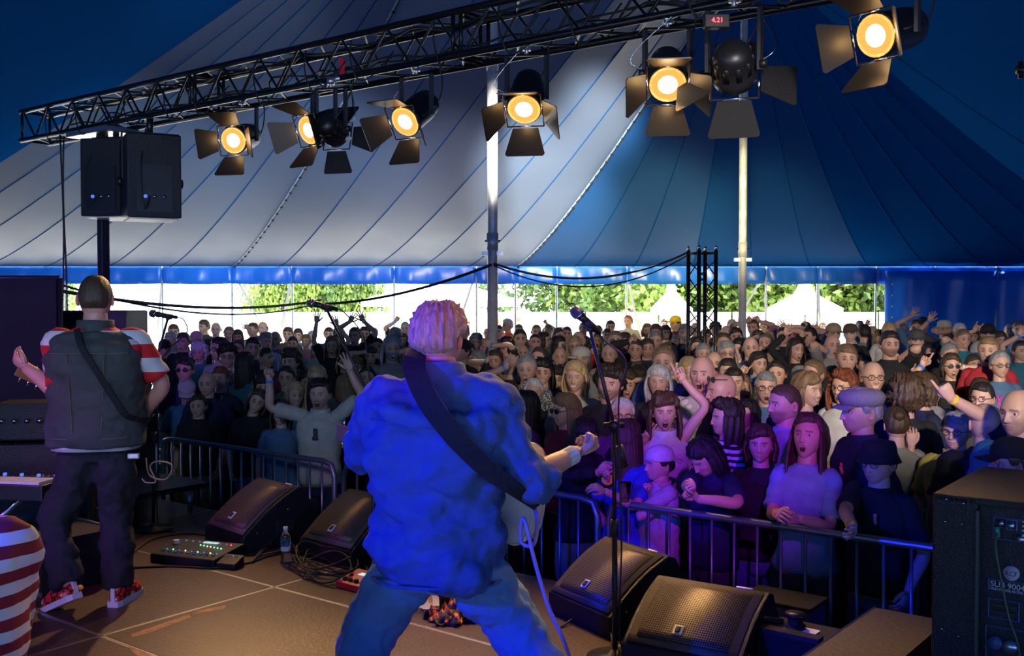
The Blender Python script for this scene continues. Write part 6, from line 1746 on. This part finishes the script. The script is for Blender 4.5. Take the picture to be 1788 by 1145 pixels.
# plain black platform beside it
pA, pB, pC = pz(1527, 1060, 1.0), pz(1400, 1147, 1.0), pz(1628, 1077, 1.0)
u = (pB - pA); u /= np.linalg.norm(u); v_ = np.array([-u[1], u[0], 0]); v_ = v_ if v_ @ (pC - pA) > 0 else -v_
T = thing('side_table', 'plain brown-topped black platform left of the big subwoofer', 'platform', (0, 0, 0))
P = [pA, pA + u * .9, pA + u * .9 + v_ * .28, pA + v_ * .28]
mb = MB().add([p - (0, 0, h) for h in (0.03, 0) for p in P], [(3, 2, 1, 0), (4, 5, 6, 7), (0, 1, 5, 4), (1, 2, 6, 5), (2, 3, 7, 6), (3, 0, 4, 7)]); obj('platform_top', mb, nmat('platform_top', (.035, .024, .018), .6, bump=.2), T)
mb = MB().add([np.array([p[0], p[1], h]) for h in (SZ, .97) for p in P], [(3, 2, 1, 0), (4, 5, 6, 7), (0, 1, 5, 4), (1, 2, 6, 5), (2, 3, 7, 6), (3, 0, 4, 7)]); obj('platform_body', mb, 'cab', T)
obj('edge_strip', MB().tube([P[0] + (0, 0, .001), P[1] + (0, 0, .001)], .004, 4), 'alu', T)
# small open gear case with cable reel
c0 = pz(1388, 1098, SZ + .18)
T = thing('gear_box', 'small black gear box with a cable reel on top between monitor and platform', 'box', (c0[0], c0[1], SZ), ROT_E1)
obj('box_body', MB().box((0, 0, .09), (.32, .26, .18)), 'matte', T, bevel=.01)
obj('box_lid', MB().box((0, .10, .19), (.30, .06, .02)), 'black', T)
obj('paper_tag', MB().box((-.03, .02, .184), (.14, .10, .004)), 'paper', T)
obj('reel', MB().lathe([(.045, .186), (.045, .20), (.022, .205), (.022, .235), (.04, .24), (.04, .25)], 20), 'black', T, True)
obj('reel_cable', MB().tube([(.03 * math.cos(a), .03 * math.sin(a), .206 + .0012 * a) for a in np.linspace(0, 20, 80)], .004, 5), 'rubber', T, True)
obj('blue_sticker', MB().box((.0, -.133, .10), (.04, .004, .06)), nmat('blue_tape', (.02, .08, .8), .5), T)
obj('tool_handle', MB().tube([(.05, 0, .20), (.20, .05, .21)], .014, 10), 'black', T, True)
bx = pz(1368, 1046, SZ + .14)
T = thing('storage_box', 'blue-lit plastic box behind the gear box, below the barrier', 'box', (bx[0], bx[1], SZ), ROT_E1)
obj('tub', MB().box((0, 0, .07), (.34, .22, .13)), nmat('blue_lit_plastic', (.05, .09, .22), .4), T, bevel=.02)  # blue stage light put into the tub's base colour
obj('lid', MB().box((0, 0, .145), (.36, .24, .02)), 'matte', T, bevel=.006)
# cup on the barrier
bq = pz(1085, 872, 1.13); T = thing('plastic_cup', 'clear plastic beer cup behind the centre microphone stand, on a small shelf', 'cup', (bq[0] + .03, bq[1] + .1, 1.10))
obj('cup_wall', MB().lathe([(.028, 0), (.040, .11), (.038, .11), (.027, .004)], 20), 'glass', T, True)
